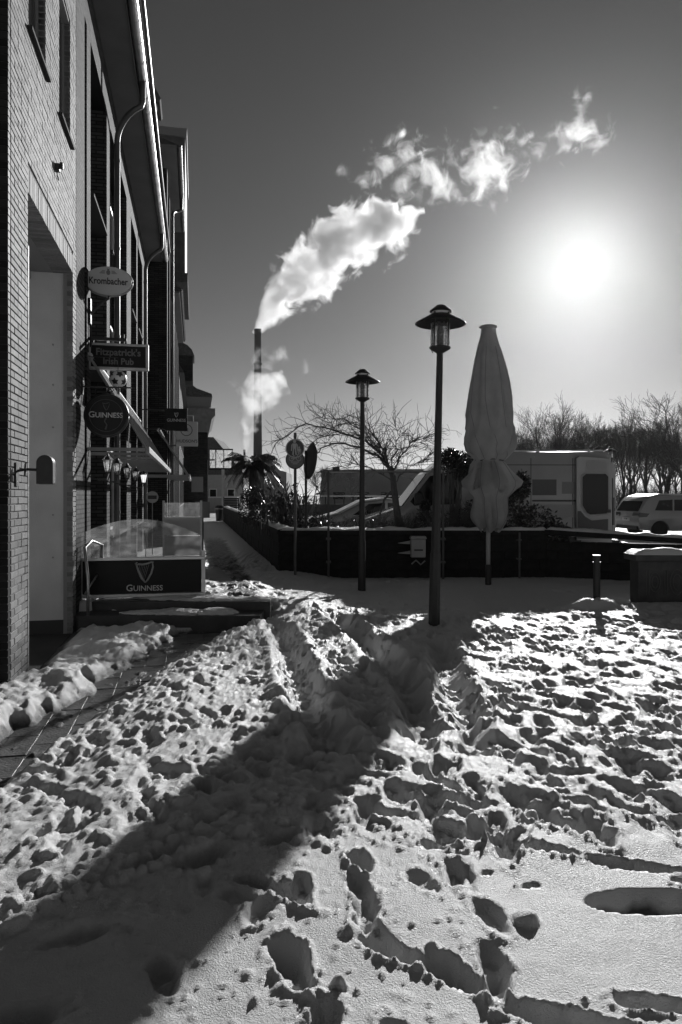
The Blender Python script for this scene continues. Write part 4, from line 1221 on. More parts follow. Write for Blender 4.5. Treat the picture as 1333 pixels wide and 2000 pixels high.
# bollard
bo = thing('bollard', 'short dark bollard with a pale reflective band in a mound of snow', 'bollard', P(1166, 1176, 10.5)); bo.location.z = ground(bo.location.x, bo.location.y) - .05
hb = P(1166, 1084, 10.5).z - bo.location.z
MB().lathe([(.050, -.1), (.050, hb - .13), (.055, hb - .125), (.055, hb - .10)], 16).build('post', POLE, bo, smooth=True)
MB().lathe([(.046, hb - .10), (.046, hb - .015)], 16, cap=False).build('head', BLACKM, bo, smooth=True)
MB().lathe([(.056, hb - .015), (.056, hb), (.0, hb + .004)], 16).build('cap', mat('bollard_cap', .6, .25), bo, smooth=True)

# ---- lamp posts
def lamp_post(lab, x, y, zb, ztop, tilt, group):
    t = thing('street_lamp', lab, 'street lamp', (x, y, zb), 0, group)
    t.rotation_euler = (0, tilt, .3)
    h = ztop - zb
    b = MB(); n = 8
    b.lathe([(.075, -.25), (.075, .02), (.070, .9), (.062, .95), (.050, 2.0), (.042, h - .60)], 8); b.build('pole', POLE, t)
    MB().lathe([(.030, h - .66), (.042, h - .60), (.131, h - .545), (.135, h - .525), (.10, h - .515)], 16).build('collar', POLE, t, smooth=True)
    gl = MB(); gl.lathe([(.120, h - .515), (.120, h - .23)], 20, cap=False); gl.build('glass', LAMPGLASS, t, smooth='all')
    c = MB()
    for i in range(4):
        a = 2*PI*i/4 + .5; c.cyl((.122*math.cos(a), .122*math.sin(a), h - .52), (.122*math.cos(a), .122*math.sin(a), h - .10), .010, n=6)
    c.build('cage_bar', POLE, t)
    lv = MB()
    for k in range(7):
        z = h - .26 - .036 * k; lv.lathe([(.085, z - .012), (.045, z)], 16, cap=False)
    lv.build('louvre', mat('louvre_metal', .55, .3, metal=.8), t, smooth='all')
    MB().lathe([(.04, h - .51), (.045, h - .30), (.02, h - .26)], 12).build('bulb_holder', GREYP, t, smooth=True)
    MB().lathe([(.300, h - .240), (.318, h - .236), (.314, h - .228), (.125, h - .118), (.110, h - .118), (.112, h - .135), (.290, h - .232)], 32, cap=False).build('brim', POLE, t, smooth=True)
    MB().lathe([(.110, h - .118), (.112, h - .085)], 20, cap=False).build('vent_ring', mat('vent_glass', .75, .3), t, smooth='all')
    MB().lathe([(.120, h - .088), (.138, h - .084), (.136, h - .070), (.056, h - .004), (.0, h)], 24).build('lamp_cap', POLE, t, smooth=True)
    tw = MB(); tw.tube([(-.13, -.05, h - .50), (-.16, -.05, h - .55), (-.12, -.06, h - .62)] if tilt > .015 else [(.13, -.05, h - .52), (.2, -.05, h - .54), (.13, -.07, h - .60), (.16, -.06, h - .62)], .004, n=4)
    tw.build('cable_tie', BLACKM, t)
    return t
p = P(848, 1222, 8.93)
lamp_post('nearer and taller-looking dark lamp post with the wide hat lantern, leaning slightly right', p.x, p.y, ground(p.x, p.y) - .03, 4.0, .0235, 'lamp posts on the plaza')
p = P(707, 1160, 13.1)
lamp_post('farther dark lamp post with hat lantern in front of the bare climbing tree', p.x, p.y, ground(p.x, p.y) - .03, 3.93, .004, 'lamp posts on the plaza')
p = P(1193, 1000, 33)
lamp_post('distant lamp post whose bright lantern shows behind the white van', p.x, p.y, -.1, P(0, 872, 33).z, 0, 'lamp posts on the plaza')

# ---- closed parasol
pr = thing('parasol', 'tall closed canvas parasol tied round its pole on the snow', 'parasol', P(954, 1135, 13.8)); pr.location.z = ground(pr.location.x, pr.location.y) - .04
zz = lambda py: P(0, py, 13.8).z - pr.location.z
prof = [(643, 14), (652, 15), (662, 17.5), (680, 22), (700, 26.5), (725, 31), (750, 34.5), (780, 38), (810, 41.5), (835, 44), (855, 45.5), (868, 45), (880, 41), (890, 33), (897, 27), (901, 26),
        (906, 30), (915, 34), (928, 39), (940, 43), (950, 42), (960, 36), (972, 28), (985, 29), (1000, 31), (1012, 30.5), (1022, 27), (1030, 22), (1035, 18)]
NR = 64; vs = []; fs = []
ph_ = rng.uniform(0, 2*PI, 6)
for k, (py, rp) in enumerate(prof):
    r = rp * 13.8 / F; z = zz(py); q = sm(640, 760, py)
    off = (1.0 if py < 900 else 5.0 * min(1, (py - 900) / 40)) * 13.8 / F + (-.6 + .0135 * max(0, py - 650) * (py < 900)) * 13.8 / F
    for i in range(NR):
        t = 2 * PI * i / NR
        tt = t + .55 * sm(790, 895, py) + .10 * math.sin(py / 70)
        fold = .30 * (abs(math.sin(4 * tt + .5 + .3 * math.sin(py / 45 + ph_[0]))) ** .6 - .6) * q * (1.0 if py < 880 else 1.3)
        fold += .06 * math.sin(7 * tt + py / 60 + ph_[1]) * q
        if py > 903: fold += .10 * math.sin(3 * t + ph_[2] + py / 30) + .05 * math.sin(11 * t + py / 17)
        if 925 < py < 962:      # hem corners that stand out
            for tc_ in (PI + .12, -.1): fold += .42 * math.exp(-(((t - tc_ + PI) % (2*PI) - PI) / .24)**2) * math.sin(PI * (py - 925) / 37) ** .6
        dz = 0
        if py > 1010: dz = .05 * math.sin(5 * t + 1) * (py - 1010) / 25
        vs.append((off + r * (1 + fold) * math.cos(t), r * (1 + fold) * math.sin(t), z + dz))
for k in range(len(prof) - 1):
    for i in range(NR): fs.append((k*NR + i, k*NR + (i+1) % NR, (k+1)*NR + (i+1) % NR, (k+1)*NR + i))
MB().add(vs, fs).build('canopy', CANVAS, pr, smooth='all')
sm_ = MB()          # sewn seams that run down between the folds
for i in (3, 11, 19, 27, 36, 44, 52, 60):
    path_ = [Vector(vs[k*NR + (i + int(round(.55 / (2*PI) * NR * float(sm(790, 895, prof[k][0]))))) % NR]) for k in range(3, len(prof) - 1)]
    sm_.tube([v + Vector((v.x, v.y, 0)).normalized() * .002 for v in path_], .0055, n=5)
sm_.build('seam', mat('seam_thread', .22, .9), pr, smooth='all')
fl = MB(); cfl = [(-.26, zz(905)), (.10, zz(903)), (.30, zz(955)), (.16, zz(963)), (-.05, zz(938)), (-.24, zz(952)), (-.36, zz(958))]
n_ = len(cfl); yy_ = [-.27, -.27, -.34, -.36, -.335, -.36, -.30]
fl.add([(x, y, z) for (x, z), y in zip(cfl, yy_)] + [(x, y + .012, z) for (x, z), y in zip(cfl, yy_)], [tuple(range(n_)), tuple(range(2*n_-1, n_-1, -1))] + [(i, (i+1) % n_, n_ + (i+1) % n_, n_ + i) for i in range(n_)])
fl.build('hem_flap', CANVAS, pr, smooth='all')
MB().lathe([(.0, zz(636.5)), (.165, zz(637)), (.175, zz(639.5)), (.10, zz(642)), (.09, zz(648))], 24, (0.0, 0, 0)).build('top_cap', GREYP, pr, smooth=True)
MB().tube([(.03 + .268 * math.cos(t), .268 * math.sin(t), zz(899) + .012 * math.sin(3*t)) for t in np.linspace(0, 2*PI, 33)], .012, n=6).build('tie_strap', mat('strap', .08, .8), pr)
b = MB(); b.lathe([(.042, .42), (.042, zz(650))], 14); b.build('pole', mat('bare_pole', .38, .45, var=.1), pr, smooth=True)
MB().lathe([(.060, -.1), (.060, .40), (.052, .42), (.042, .425)], 14).build('ground_sleeve', POLE, pr, smooth=True)

# ---- sign post with two round signs, traffic mirror on its own post
sp = thing('sign_post', 'dark post with a round pedestrian sign above a round bicycle sign', 'traffic sign', P(577, 1116, 14.6)); sp.location.z = -.1
zs = lambda py: P(0, py, 14.6).z - sp.location.z
MB().cyl((0, 0, 0), (0, 0, zs(845)), .030, n=10).build('post', mat('dull_pipe', .10, .5, metal=.3, var=.3), sp, smooth=True)
r = 18.5 * 14.6 / F
PICT = mat('sign_symbol', .5, .5)
for py, dark in ((876, True), (898, False)):
    z = zs(py); yy = -.045 if dark else -.038
    dsk = MB().prism(oval(28, r, r, (0, z)), yy, yy + .012).build('sign_disc', mat('blue_disc', .05, .4) if dark else mat('pale_disc', .16, .5), sp, smooth=True)
    rr = MB(); rr.tube([(r*.94*math.cos(t), yy - .002, z + r*.94*math.sin(t)) for t in np.linspace(0, 2*PI, 33)], .011, n=5); rr.build('sign_border', mat('red_border', .06, .5) if not dark else PICT, dsk)
    k = MB(); y0, y1 = yy - .005, yy - .0005
    if dark:
        for (cx_, s_) in ((-.01, 1.0), (.085, .55)):
            fz = z - .13; h_ = .27 * s_
            k.prism(oval(10, .028*s_+.004, .030*s_+.004, (cx_, fz + h_)), y0, y1)
            k.prism([(cx_ - .035*s_, fz + .12*s_), (cx_ + .035*s_, fz + .12*s_), (cx_ + .045*s_, fz + .23*s_), (cx_ - .045*s_, fz + .23*s_)], y0, y1)
            for sg in (-1, 1):
                k.prism([(cx_ + sg*.006*s_, fz + .12*s_), (cx_ + sg*.034*s_, fz + .12*s_), (cx_ + sg*.045*s_, fz), (cx_ + sg*.018*s_, fz)], y0, y1)
                k.prism([(cx_ + sg*.047*s_, fz + .225*s_), (cx_ + sg*.066*s_, fz + .20*s_), (cx_ + sg*.072*s_, fz + .08*s_), (cx_ + sg*.052*s_, fz + .08*s_)], y0, y1)
    else:
        for sg in (-1, 1): k.tube([(sg*.075 + .045*math.cos(t), y0, z + .02 + .045*math.sin(t)) for t in np.linspace(0, 2*PI, 17)], .006, n=4)
        k.tube([(-.075, y0, z + .02), (-.03, y0, z + .085), (.05, y0, z + .085), (0, y0, z + .02), (-.075, y0, z + .02)], .006, n=4)
        k.tube([(0, y0, z + .02), (-.035, y0, z + .10)], .006, n=4); k.tube([(.075, y0, z + .02), (.045, y0, z + .11), (.065, y0, z + .115)], .006, n=4)
        k.prism([(-.08, z - .055), (.08, z - .055), (.08, z - .042), (-.08, z - .042)], y0, y1); k.prism([(-.05, z - .09), (.05, z - .09), (.05, z - .078), (-.05, z - .078)], y0, y1)
    k.build('symbol', PICT, dsk)
tm = thing('traffic_mirror', 'large round convex mirror seen edge-on from behind beside the sign post', 'traffic mirror', P(598, 1060, 15.7)); tm.location.z = .5
zs = lambda py: P(0, py, 15.7).z - .5
MB().cyl((0, 0, 0), (0, 0, zs(880)), .028, n=8).build('post', BLACKM, tm, smooth=True)
hm = MB(); hm.lathe([(.0, -.09), (.20, -.075), (.34, -.04), (.395, -.005), (.41, .0), (.40, .012)], 36); mb_ = hm.build('mirror_back', mat('mirror_shell', .045, .5), tm, smooth=True)
mm = MB(); mm.lathe([(.395, .012), (.30, .035), (.15, .055), (.0, .062)], 36); mo = mm.build('mirror_glass', mat('mirror', .9, .03, metal=1.0), mb_, smooth='all')
mb_.location = (.10, 0, zs(900)); mb_.rotation_euler = Matrix.Rotation(R(7), 3, 'Y').to_4x4().to_euler()
nrm = Vector((.93, .36, -.12)).normalized()       # mirror looks across the street, its back to us
mb_.rotation_euler = nrm.to_track_quat('Z', 'Y').to_euler()
MB().tube([(0, 0, zs(890)), (.08, -.01, zs(898))], .02, n=6).build('arm', BLACKM, tm)

PIPE = mat('dull_pipe', .10, .5, metal=.3, var=.3)
# ---- thin pipe frame in front of the planter, with clamps
pf = thing('pipe_frame', 'thin galvanised pipe frame standing before the planter wall', 'pipe frame', (0, 14.95, 0))
z_ = lambda py: P(0, py, 14.95).z; x_ = lambda px: P(px, 0, 14.95).x
for px, yb in ((642, 1120), (866, 1110)):
    MB().cyl((x_(px), 0, -.25), (x_(px), 0, z_(920)), .024, n=8).build('upright', PIPE, pf, smooth=True)
    for py in (1053, 1098): MB().box(x_(px) - .05, x_(px) + .05, -.03, .16, z_(py) - .02, z_(py) + .02).build('clamp', PIPE, pf)
MB().cyl((x_(641), 0, z_(921)), (x_(868), 0, z_(921)), .020, n=8).build('crossbar', STEEL, pf, smooth=True)
MB().box(x_(650), x_(664), -.04, .04, z_(920), z_(912)).build('hook', BLACKM, pf)
pp = thing('pipe_post', 'single short pipe post in front of the dark ivy hedge', 'post', (x_(1015), 14.95, 0))
MB().cyl((0, 0, -.2), (0, 0, z_(1040)), .022, n=8).build('upright', PIPE, pp, smooth=True)
for py in (1055, 1092): MB().box(-.04, .04, -.03, .14, z_(py) - .015, z_(py) + .015).build('clamp', PIPE, pp)

# small pale cabinet fixed to the wall
ub = thing('utility_box', 'small pale cabinet with snow on top fixed to the planter wall', 'utility box', P(817, 1090, 14.98))
MB().box(-.15, .15, -.10, .14, .02, .40).build('cabinet', mat('cabinet_grey', .36, .6, var=.1), ub, bevel=.012)
MB().prism([(-.17, .405), (.17, .405), (.15, .46), (-.15, .46)], -.13, .14, axes='xz').build('lid', mat('cabinet_grey'), ub)
MB().box(-.09, .09, -.105, -.101, .16, .19).build('label_slot', DLETTER, ub)
for z0 in (.10, .31):
    MB().prism([(-.42, z0), (-.155, z0 - .02), (-.155, z0 + .05)], -.02, .10, axes='xz').build('bracket_fin', mat('cabinet_grey'), ub)
MB().tube([(-.14, -.05, -.12), (-.05, -.06, -.04), (.05, -.05, -.13), (.14, -.06, -.05)], .018, n=6).build('cable_loop', GREYP, ub)

# ================================================================ vehicles on the street behind the planters
def wheel(parent, x, y, z, r=.34, wd=.22):
    wv = MB().lathe([(r*.62, -wd/2), (r*.95, -wd/2), (r, -wd/2+.03), (r, wd/2-.03), (r*.95, wd/2), (r*.62, wd/2)], 24).build('wheel', RUBBER, parent, smooth=True)
    wv.location = (x, y, z); wv.rotation_euler = (PI/2, 0, 0)
    rm = MB(); rm.lathe([(r*.62, wd/2-.03), (r*.58, wd/2-.06), (.0, wd/2-.06)], 20)
    for i in range(5):
        a = 2*PI*i/5; c, s = math.cos(a), math.sin(a)
        rm.add([(c*.04 - s*.03, s*.04 + c*.03, wd/2-.015), (c*.04 + s*.03, s*.04 - c*.03, wd/2-.015), (c*r*.6 + s*.022, s*r*.6 - c*.022, wd/2-.02), (c*r*.6 - s*.022, s*r*.6 + c*.022, wd/2-.02),
                (c*.04 - s*.03, s*.04 + c*.03, wd/2-.059), (c*.04 + s*.03, s*.04 - c*.03, wd/2-.059), (c*r*.6 + s*.022, s*r*.6 - c*.022, wd/2-.059), (c*r*.6 - s*.022, s*r*.6 + c*.022, wd/2-.059)],
               [(0,1,2,3), (0,4,5,1), (1,5,6,2), (2,6,7,3), (3,7,4,0)])
    rm.build('rim', mat('alloy', .5, .3, metal=.8), wv)
    return wv
def arc(cx, r, z0, n=9): return [(cx + r*math.cos(t), z0 + r*math.sin(t)) for t in np.linspace(0, PI, n)]

# delivery van, nose to the left
vx0 = P(700, 0, 18).x
van = thing('delivery_van', 'high white delivery van with its rear doors open and lettering on the side', 'van', (vx0, 18.0, -.03), R(2))
van.scale = (1.09, 1, 1)
L = 5.95
body = [(.02, .38), (.0, .75), (.10, 1.02), (.85, 1.30), (1.02, 1.36), (1.62, 2.22), (1.95, 2.52), (2.5, 2.70), (3.4, 2.76), (5.80, 2.78), (5.92, 2.68), (L, 1.6), (L, .42)]
body += [(5.2, .40)] + arc(4.72, .43, .40) + [(1.5, .40)] + arc(.98, .43, .40)
bb = MB().prism(body, 0, 2.0).build('body', CARW, van, bevel=.05, smooth=True)
MB().prism([(1.20, 1.50), (1.66, 2.14), (1.98, 2.22), (2.30, 2.22), (2.30, 1.44), (1.30, 1.40)], -.006, .01).build('side_window', GLASSD, van)
MB().add([(1.04, .10, 1.38), (1.62, .16, 2.20), (1.62, 1.84, 2.20), (1.04, 1.9, 1.38), (1.01, .10, 1.39), (1.59, .16, 2.21), (1.59, 1.84, 2.21), (1.01, 1.9, 1.39)], [(0,1,2,3), (7,6,5,4), (0,4,5,1), (1,5,6,2), (2,6,7,3), (3,7,4,0)]).build('windscreen', GLASSD, van)
MB().box(1.28, 1.46, -.26, -.06, 1.42, 1.72).build('wing_mirror', BLACKM, van, bevel=.04)
MB().box(.02, .30, -.008, .02, .80, 1.00).build('headlight', GLASSD, van)
MB().box(2.34, 2.36, -.004, .004, .5, 2.4).build('door_seam', DARKP, van)
MB().box(1.62, 4.25, -.02, .002, .62, .74).build('side_moulding', GREYP, van)
MB().box(2.15, 2.32, -.035, .002, 1.28, 1.34).build('door_handle', BLACKM, van)
MB().prism([(2.6, 1.25), (3.3, 1.55), (3.9, 1.6), (3.9, 1.45), (3.3, 1.35)], -.004, .001).build('stripe', mat('dim_stripe', .3, .4), van)
DIML = mat('van_lettering', .30, .5)
text('lettering', 'parts', .34, DIML, van, (3.35, -.004, 1.78)); text('lettering', 'STARTER', .26, DIML, van, (3.3, -.004, .95), sx=1.1)
MB().box(4.05, 4.62, -.004, .001, 1.66, 2.06).build('side_graphic', mat('graphic_dark', .08, .4), van); MB().box(4.75, 5.05, -.004, .001, 1.7, 2.0).build('side_graphic', mat('graphic_mid', .2, .4), van)
MB().box(3.9, 5.06, -.0045, .001, 1.10, 1.42).build('side_graphic', mat('dim_stripe'), van)
MB().box(.95, 5.2, -.006, .001, .44, .60).build('sill_cladding', BLACKM, van)
for x in (2.36, 4.02, 5.00): MB().box(x - .006, x + .006, -.003, .001, .62, 2.60).build('panel_seam', DARKP, van)
MB().box(2.45, 5.8, -.003, .001, 2.42, 2.435).build('panel_seam', DARKP, van); MB().box(4.04, 4.06, -.03, .001, 1.2, 1.36).build('door_handle', BLACKM, van)
MB().box(4.05, 5.7, -.02, .001, 1.50, 1.54).build('slide_rail', BLACKM, van)
MB().box(3.05, 3.25, -.003, .001, 1.12, 1.3).build('fuel_flap', mat('dim_stripe', .3, .4), van)
MB().tube([(.02, .3, 1.12), (.9, .32, 1.36)], .01, n=4).build('bonnet_seam', DARKP, van)
for x in (3.0, 4.2, 5.4): MB().box(x, x + .06, .12, 1.88, 2.77, 2.84).build('roof_rib', GREYP, van)
for x in (.98, 4.72): wheel(van, x, .12, .34); wheel(van, x, 1.88, .34)
MB().box(5.951, 5.96, .12, 1.88, .55, 2.55).build('load_space', mat('dark_interior', .03, .9), van)
def rear_door(nm, lab):
    """rear door with its inner trim: framed window, inset upper and lower panels; hinge on local x = 0"""
    d = MB().prism([(0, .52), (.84, .52), (.84, 2.42), (.78, 2.60), (.08, 2.66), (0, 2.6)], 0, .07).build('rear_door', CARW, van, bevel=.02)
    d['label'] = lab
    wp = [(.14, 1.22), (.24, 1.04), (.32, .99), (.70, 1.02), (.74, 1.08), (.74, 1.95), (.68, 2.02), (.22, 2.02), (.14, 1.94)]
    wp = [(x, z + .18) for x, z in wp]
    MB().prism([((x - .44) * 1.10 + .44, (z - 1.69) * 1.07 + 1.69) for x, z in wp], -.014, .0).build('window_rubber', GREYP, d)
    MB().prism(wp, -.02, -.0145).build('window', GLASSD, d)
    MB().prism([(.22, 2.28), (.74, 2.28), (.72, 2.52), (.25, 2.54)], -.008, .0).build('upper_panel', mat('dim_stripe'), d)
    MB().prism([(.03, .56), (.74, .56), (.74, 1.06), (.36, 1.02), (.20, 1.12), (.10, 1.26), (.03, 1.26)], -.012, .0).build('trim_panel', mat('door_trim', .10, .7), d)
    MB().box(.72, .80, -.03, -.012, 1.22, 1.30).build('latch', BLACKM, d)
    return d
d1 = rear_door('rear_door', 'near rear door folded back along the side')
d1.location = (5.86, -.075, 0.0); d1.rotation_euler = (0, 0, R(180)); d1.scale = (1, 1, 1)
d1.rotation_euler = (0, 0, 0); d1.location = (5.06, -.09, 0)
d2 = rear_door('rear_door', 'far rear door standing straight out')
d2.location = (5.97, 1.88, 0); d2.rotation_euler = (0, 0, R(8))
MB().box(5.955, 6.0, .02, .10, .9, 1.6).build('tail_lamp', REDL, van); MB().box(5.955, 6.15, .1, 1.9, .40, .50).build('rear_bumper', BLACKM, van)
# snow and frost on the roof
MB().prism([(2.5, 2.705), (3.4, 2.765), (5.78, 2.785), (5.74, 2.82), (3.4, 2.80), (2.55, 2.74)], .1, 1.9).build('roof_snow', SNOW, van)

def passenger_car(name, lab, loc, rz, prof, glass, L, wb, paint, tall):
    c = thing(name, lab, 'car', loc, rz)
    low = prof + [(wb[1] + .42, .28)] + arc(wb[1], .38, .28) + [(wb[0] + .42, .28)] + arc(wb[0], .38, .28)
    MB().prism(low, 0, 1.80).build('body', paint, c, bevel=.07, smooth=True)
    for q in glass: MB().prism(q, -.004, .004).build('side_window', GLASSD, c)
    for x in wb: wheel(c, x, .10, .32, .33, .2); wheel(c, x, 1.70, .32, .33, .2)
    return c
# car at the right, tail to the left (local x runs tail to nose)
pv = P(1250, 0, 27)
suv = passenger_car('parked_car', 'white estate car parked at the right edge with snow on its roof', (pv.x, 27, 0), R(9),
    [(.0, .36), (-.04, .70), (.02, 1.0), (.28, 1.42), (.46, 1.58), (.9, 1.64), (2.2, 1.62), (2.9, 1.48), (3.55, 1.08), (4.4, .92), (4.55, .70), (4.52, .34)],
    [[(.62, 1.06), (.80, 1.44), (1.35, 1.47), (1.35, 1.05)], [(1.42, 1.05), (1.42, 1.47), (2.25, 1.46), (2.25, 1.03)], [(2.32, 1.03), (2.32, 1.46), (2.75, 1.38), (3.3, 1.06)]], 4.5, (.85, 3.55), CARW, 1.6)
MB().add([(.035, .16, 1.02), (.27, .22, 1.40), (.27, 1.58, 1.40), (.035, 1.64, 1.02), (.005, .16, 1.03), (.24, .22, 1.41), (.24, 1.58, 1.41), (.005, 1.64, 1.03)], [(0,1,2,3), (7,6,5,4), (0,4,5,1), (1,5,6,2), (2,6,7,3), (3,7,4,0)]).build('rear_window', GLASSD, suv)
for y0, y1 in ((-.008, .45), (1.35, 1.808)): MB().prism([(-.05, .86), (.0, .98), (.40 if y0 < 0 else .02, .94), (.30 if y0 < 0 else .0, .82), (.0, .80)], y0, y1).build('tail_light', REDL, suv, bevel=.01)
pl = MB().box(-.055, -.03, .62, 1.14, .66, .78).build('number_plate', mat('plate', .6, .5), suv)
text('lettering', 'M 280', .09, DLETTER, pl, (-.058, .88, .72), rot=(PI/2, 0, -PI/2))
MB().box(-.07, .2, .1, 1.7, .34, .46).build('rear_bumper', BLACKM, suv)
MB().prism([(.5, 1.60), (.9, 1.655), (2.2, 1.635), (2.6, 1.56), (2.2, 1.68), (.9, 1.70)], .12, 1.68).build('roof_snow', SNOW, suv)
# car half hidden by the shrubs, nose to the left
pc_ = P(600, 0, 21)
car2 = passenger_car('parked_car', 'low pale car half hidden by shrubs, left of the van', (pc_.x, 21, -.05), R(4),
    [(.02, .34), (.0, .62), (.10, .95), (.95, 1.12), (1.7, 1.48), (2.3, 1.56), (3.2, 1.50), (3.9, 1.08), (4.1, .9), (4.12, .36)],
    [[(1.35, 1.10), (1.82, 1.42), (2.3, 1.46), (2.3, 1.08)], [(2.38, 1.08), (2.38, 1.46), (3.1, 1.42), (3.5, 1.10)]], 4.1, (.8, 3.3), CARG, 1.5)
MB().prism([(.12, .96), (.95, 1.13), (1.68, 1.49), (2.3, 1.57), (3.1, 1.52), (2.3, 1.61), (1.62, 1.53), (.9, 1.17)], .1, 1.7).build('roof_snow', SNOW, car2)

# ================================================================ plants
def grow(mb, p, d, ln, r, lev, rnd, spread=.55, up=.12, seg=3, nch=(2, 4), taper=.62, minr=.003, n0=5, wander=.16):
    pts = [p]; q = p.copy(); dd = d.copy()
    for i in range(seg):
        dd = (dd + Vector((rnd.gauss(0, wander), rnd.gauss(0, wander), rnd.gauss(0, wander) + up * .5))).normalized()
        q = q + dd * (ln / seg); pts.append(q.copy())
    r1 = max(r * taper, minr)
    mb.tube(pts, [r + (r1 - r) * i / seg for i in range(seg + 1)], n=max(3, n0), cap=False)
    if lev == 0: return
    for k in range(rnd.randint(*nch)):
        t = rnd.uniform(.45, 1.0); i = min(seg - 1, int(t * seg)); f = t * seg - i
        b = pts[i].lerp(pts[i+1], f)
        ax = Vector((rnd.gauss(0, 1), rnd.gauss(0, 1), rnd.gauss(0, 1))); ax = (ax - dd * ax.dot(dd)).normalized()
        nd = (dd + ax * rnd.uniform(spread * .6, spread * 1.4) + Vector((0, 0, up))).normalized()
        grow(mb, b, nd, ln * rnd.uniform(.60, .82), max(minr, r1 * rnd.uniform(.55, .8)), lev - 1, rnd, spread, up, seg, nch, taper, minr, 3, wander)
    grow(mb, pts[-1], dd, ln * rnd.uniform(.65, .85), r1, lev - 1, rnd, spread, up, seg, nch, taper, minr, 3, wander)

def bare_tree_proto(seed, h, lev=6, spread=.55, up=.12):
    rnd = random.Random(seed)
    t = thing('bare_tree', 'x', 'tree')
    tk = MB(); tk.tube([(0, 0, -.4), (.02, .02, h * .10), (.05, 0, h * .20), (.03, .05, h * .28)], [h*.022, h*.017, h*.015, h*.0135], n=7)
    tk.build('trunk', BARK, t, smooth=True)
    cr = MB()
    for k in range(4):
        a = k * PI / 2 + rnd.uniform(-.5, .5)
        d = Vector((math.cos(a) * spread * 1.1, math.sin(a) * spread * 1.1, 1)).normalized()
        grow(cr, Vector((.03, .05, h * rnd.uniform(.17, .27))), d, h * .20, h * .009, lev, rnd, spread, up, 3, (2, 3), minr=h * .0006)
    grow(cr, Vector((.03, .05, h * .27)), Vector((0, 0, 1)), h * .20, h * .012, lev, rnd, spread, up, 3, (2, 3), minr=h * .0006)
    cr.build('crown', BARK, t, fix=False); t['zmax'] = max(v[2] for v in cr.v)
    return t
protos = [bare_tree_proto(3, 9, 5), bare_tree_proto(8, 9, 5, .48, .16), bare_tree_proto(21, 9, 5, .62, .08), bare_tree_proto(35, 9, 5, .34, .22)]
TREES = [  # px of the trunk, px height of the top, depth, prototype, label
    (1062, 764, 52, 0, 'broad bare tree rising just right of the parasol'),
    (1132, 800, 62, 2, 'rounded bare tree behind the middle of the van roof'),
    (1176, 828, 66, 1, 'bare tree behind the rear end of the van roof'),
    (1218, 800, 60, 3, 'slim upright bare tree above the distant lamp post'),
    (1262, 826, 64, 1, 'bare tree behind the tail of the white estate car'),
    (1338, 758, 56, 2, 'tall bare tree cut by the right edge of the photo'),
    (1300, 828, 80, 0, 'lower bare tree far behind the estate car roof'),
    (1090, 850, 92, 1, 'small hazy bare tree between the two larger ones behind the van'),
    (1240, 850, 96, 2, 'hazy bare tree filling the gap above the estate car'),
    (1020, 838, 70, 3, 'bare tree partly hidden by the parasol canopy'),
    (1150, 862, 105, 3, 'faint bare tree deep behind the van rear'),
    (1320, 862, 105, 1, 'faint bare tree deep behind the right edge'),
    (1098, 846, 74, 1, 'bare tree just left of the rounded tree behind the van roof'),
    (1195, 835, 84, 2, 'spreading hazy bare tree left of the distant lamp post'),
    (1232, 826, 88, 1, 'hazy bare tree just right of the distant lamp post'),
    (1290, 846, 90, 2, 'spreading hazy bare tree above the estate car windows'),
    (1306, 812, 72, 3, 'slim upright bare tree beside the tall one at the right edge'),
    (1034, 852, 82, 1, 'hazy bare tree just right of the parasol shoulder'),
    (1112, 840, 100, 0, 'pale distant bare tree above the van rear door'),
    (1350, 815, 90, 0, 'hazy bare tree partly outside the right edge'),
    (628, 905, 95, 2, 'small far bare tree just right of the traffic mirror'),
    (688, 902, 92, 0, 'small far bare tree just left of the farther lamp post'),
    (424, 925, 110, 1, 'tiny bare tree seen under the glazed canopy'),
]
for k, (px, py, Y, pi_, lab) in enumerate(TREES):
    src = protos[pi_]
    used_ = src.get('used', 0)
    t = src if not used_ else copy_tree(src)
    src['used'] = 1
    q = P(px, py, Y)
    s_ = (q.z + .3) / src['zmax']
    wide = 1.0 if pi_ != 3 else .9
    t.location = (q.x, Y, -.3); wide *= (1.25, .95, 1.15, .9, 1.05)[k % 5]; t.scale = (s_ * wide, s_ * wide, s_ * 1.0); t.rotation_euler = (0, 0, k * 1.7)
    tag(t, lab, 'tree', 'bare trees beyond the street')
for o in protos:
    pass
for o in bpy.data.objects:
    for k_ in ('used', 'zmax'):
        if k_ in o: del o[k_]

# undergrowth under the far trees: one mass of twigs
rnd = random.Random(5); ug = MB()
for k in range(760):
    Y = rnd.uniform(48, 95); px = rnd.uniform(960, 1420); b = P(px, 968, Y); b.z = -.3
    for j in range(5):
        d = Vector((rnd.gauss(0, .5), rnd.gauss(0, .5), 1)).normalized(); q = [b.copy()]
        for i in range(4):
            d = (d + Vector((rnd.gauss(0, .25), rnd.gauss(0, .25), .1))).normalized(); q.append(q[-1] + d * rnd.uniform(.4, 1.15))
        ug.tube(q, [.025, .02, .014, .010, .006], n=3, cap=False)
o = ug.build('undergrowth', BARK, None, fix=False); tag(o, kind='stuff')

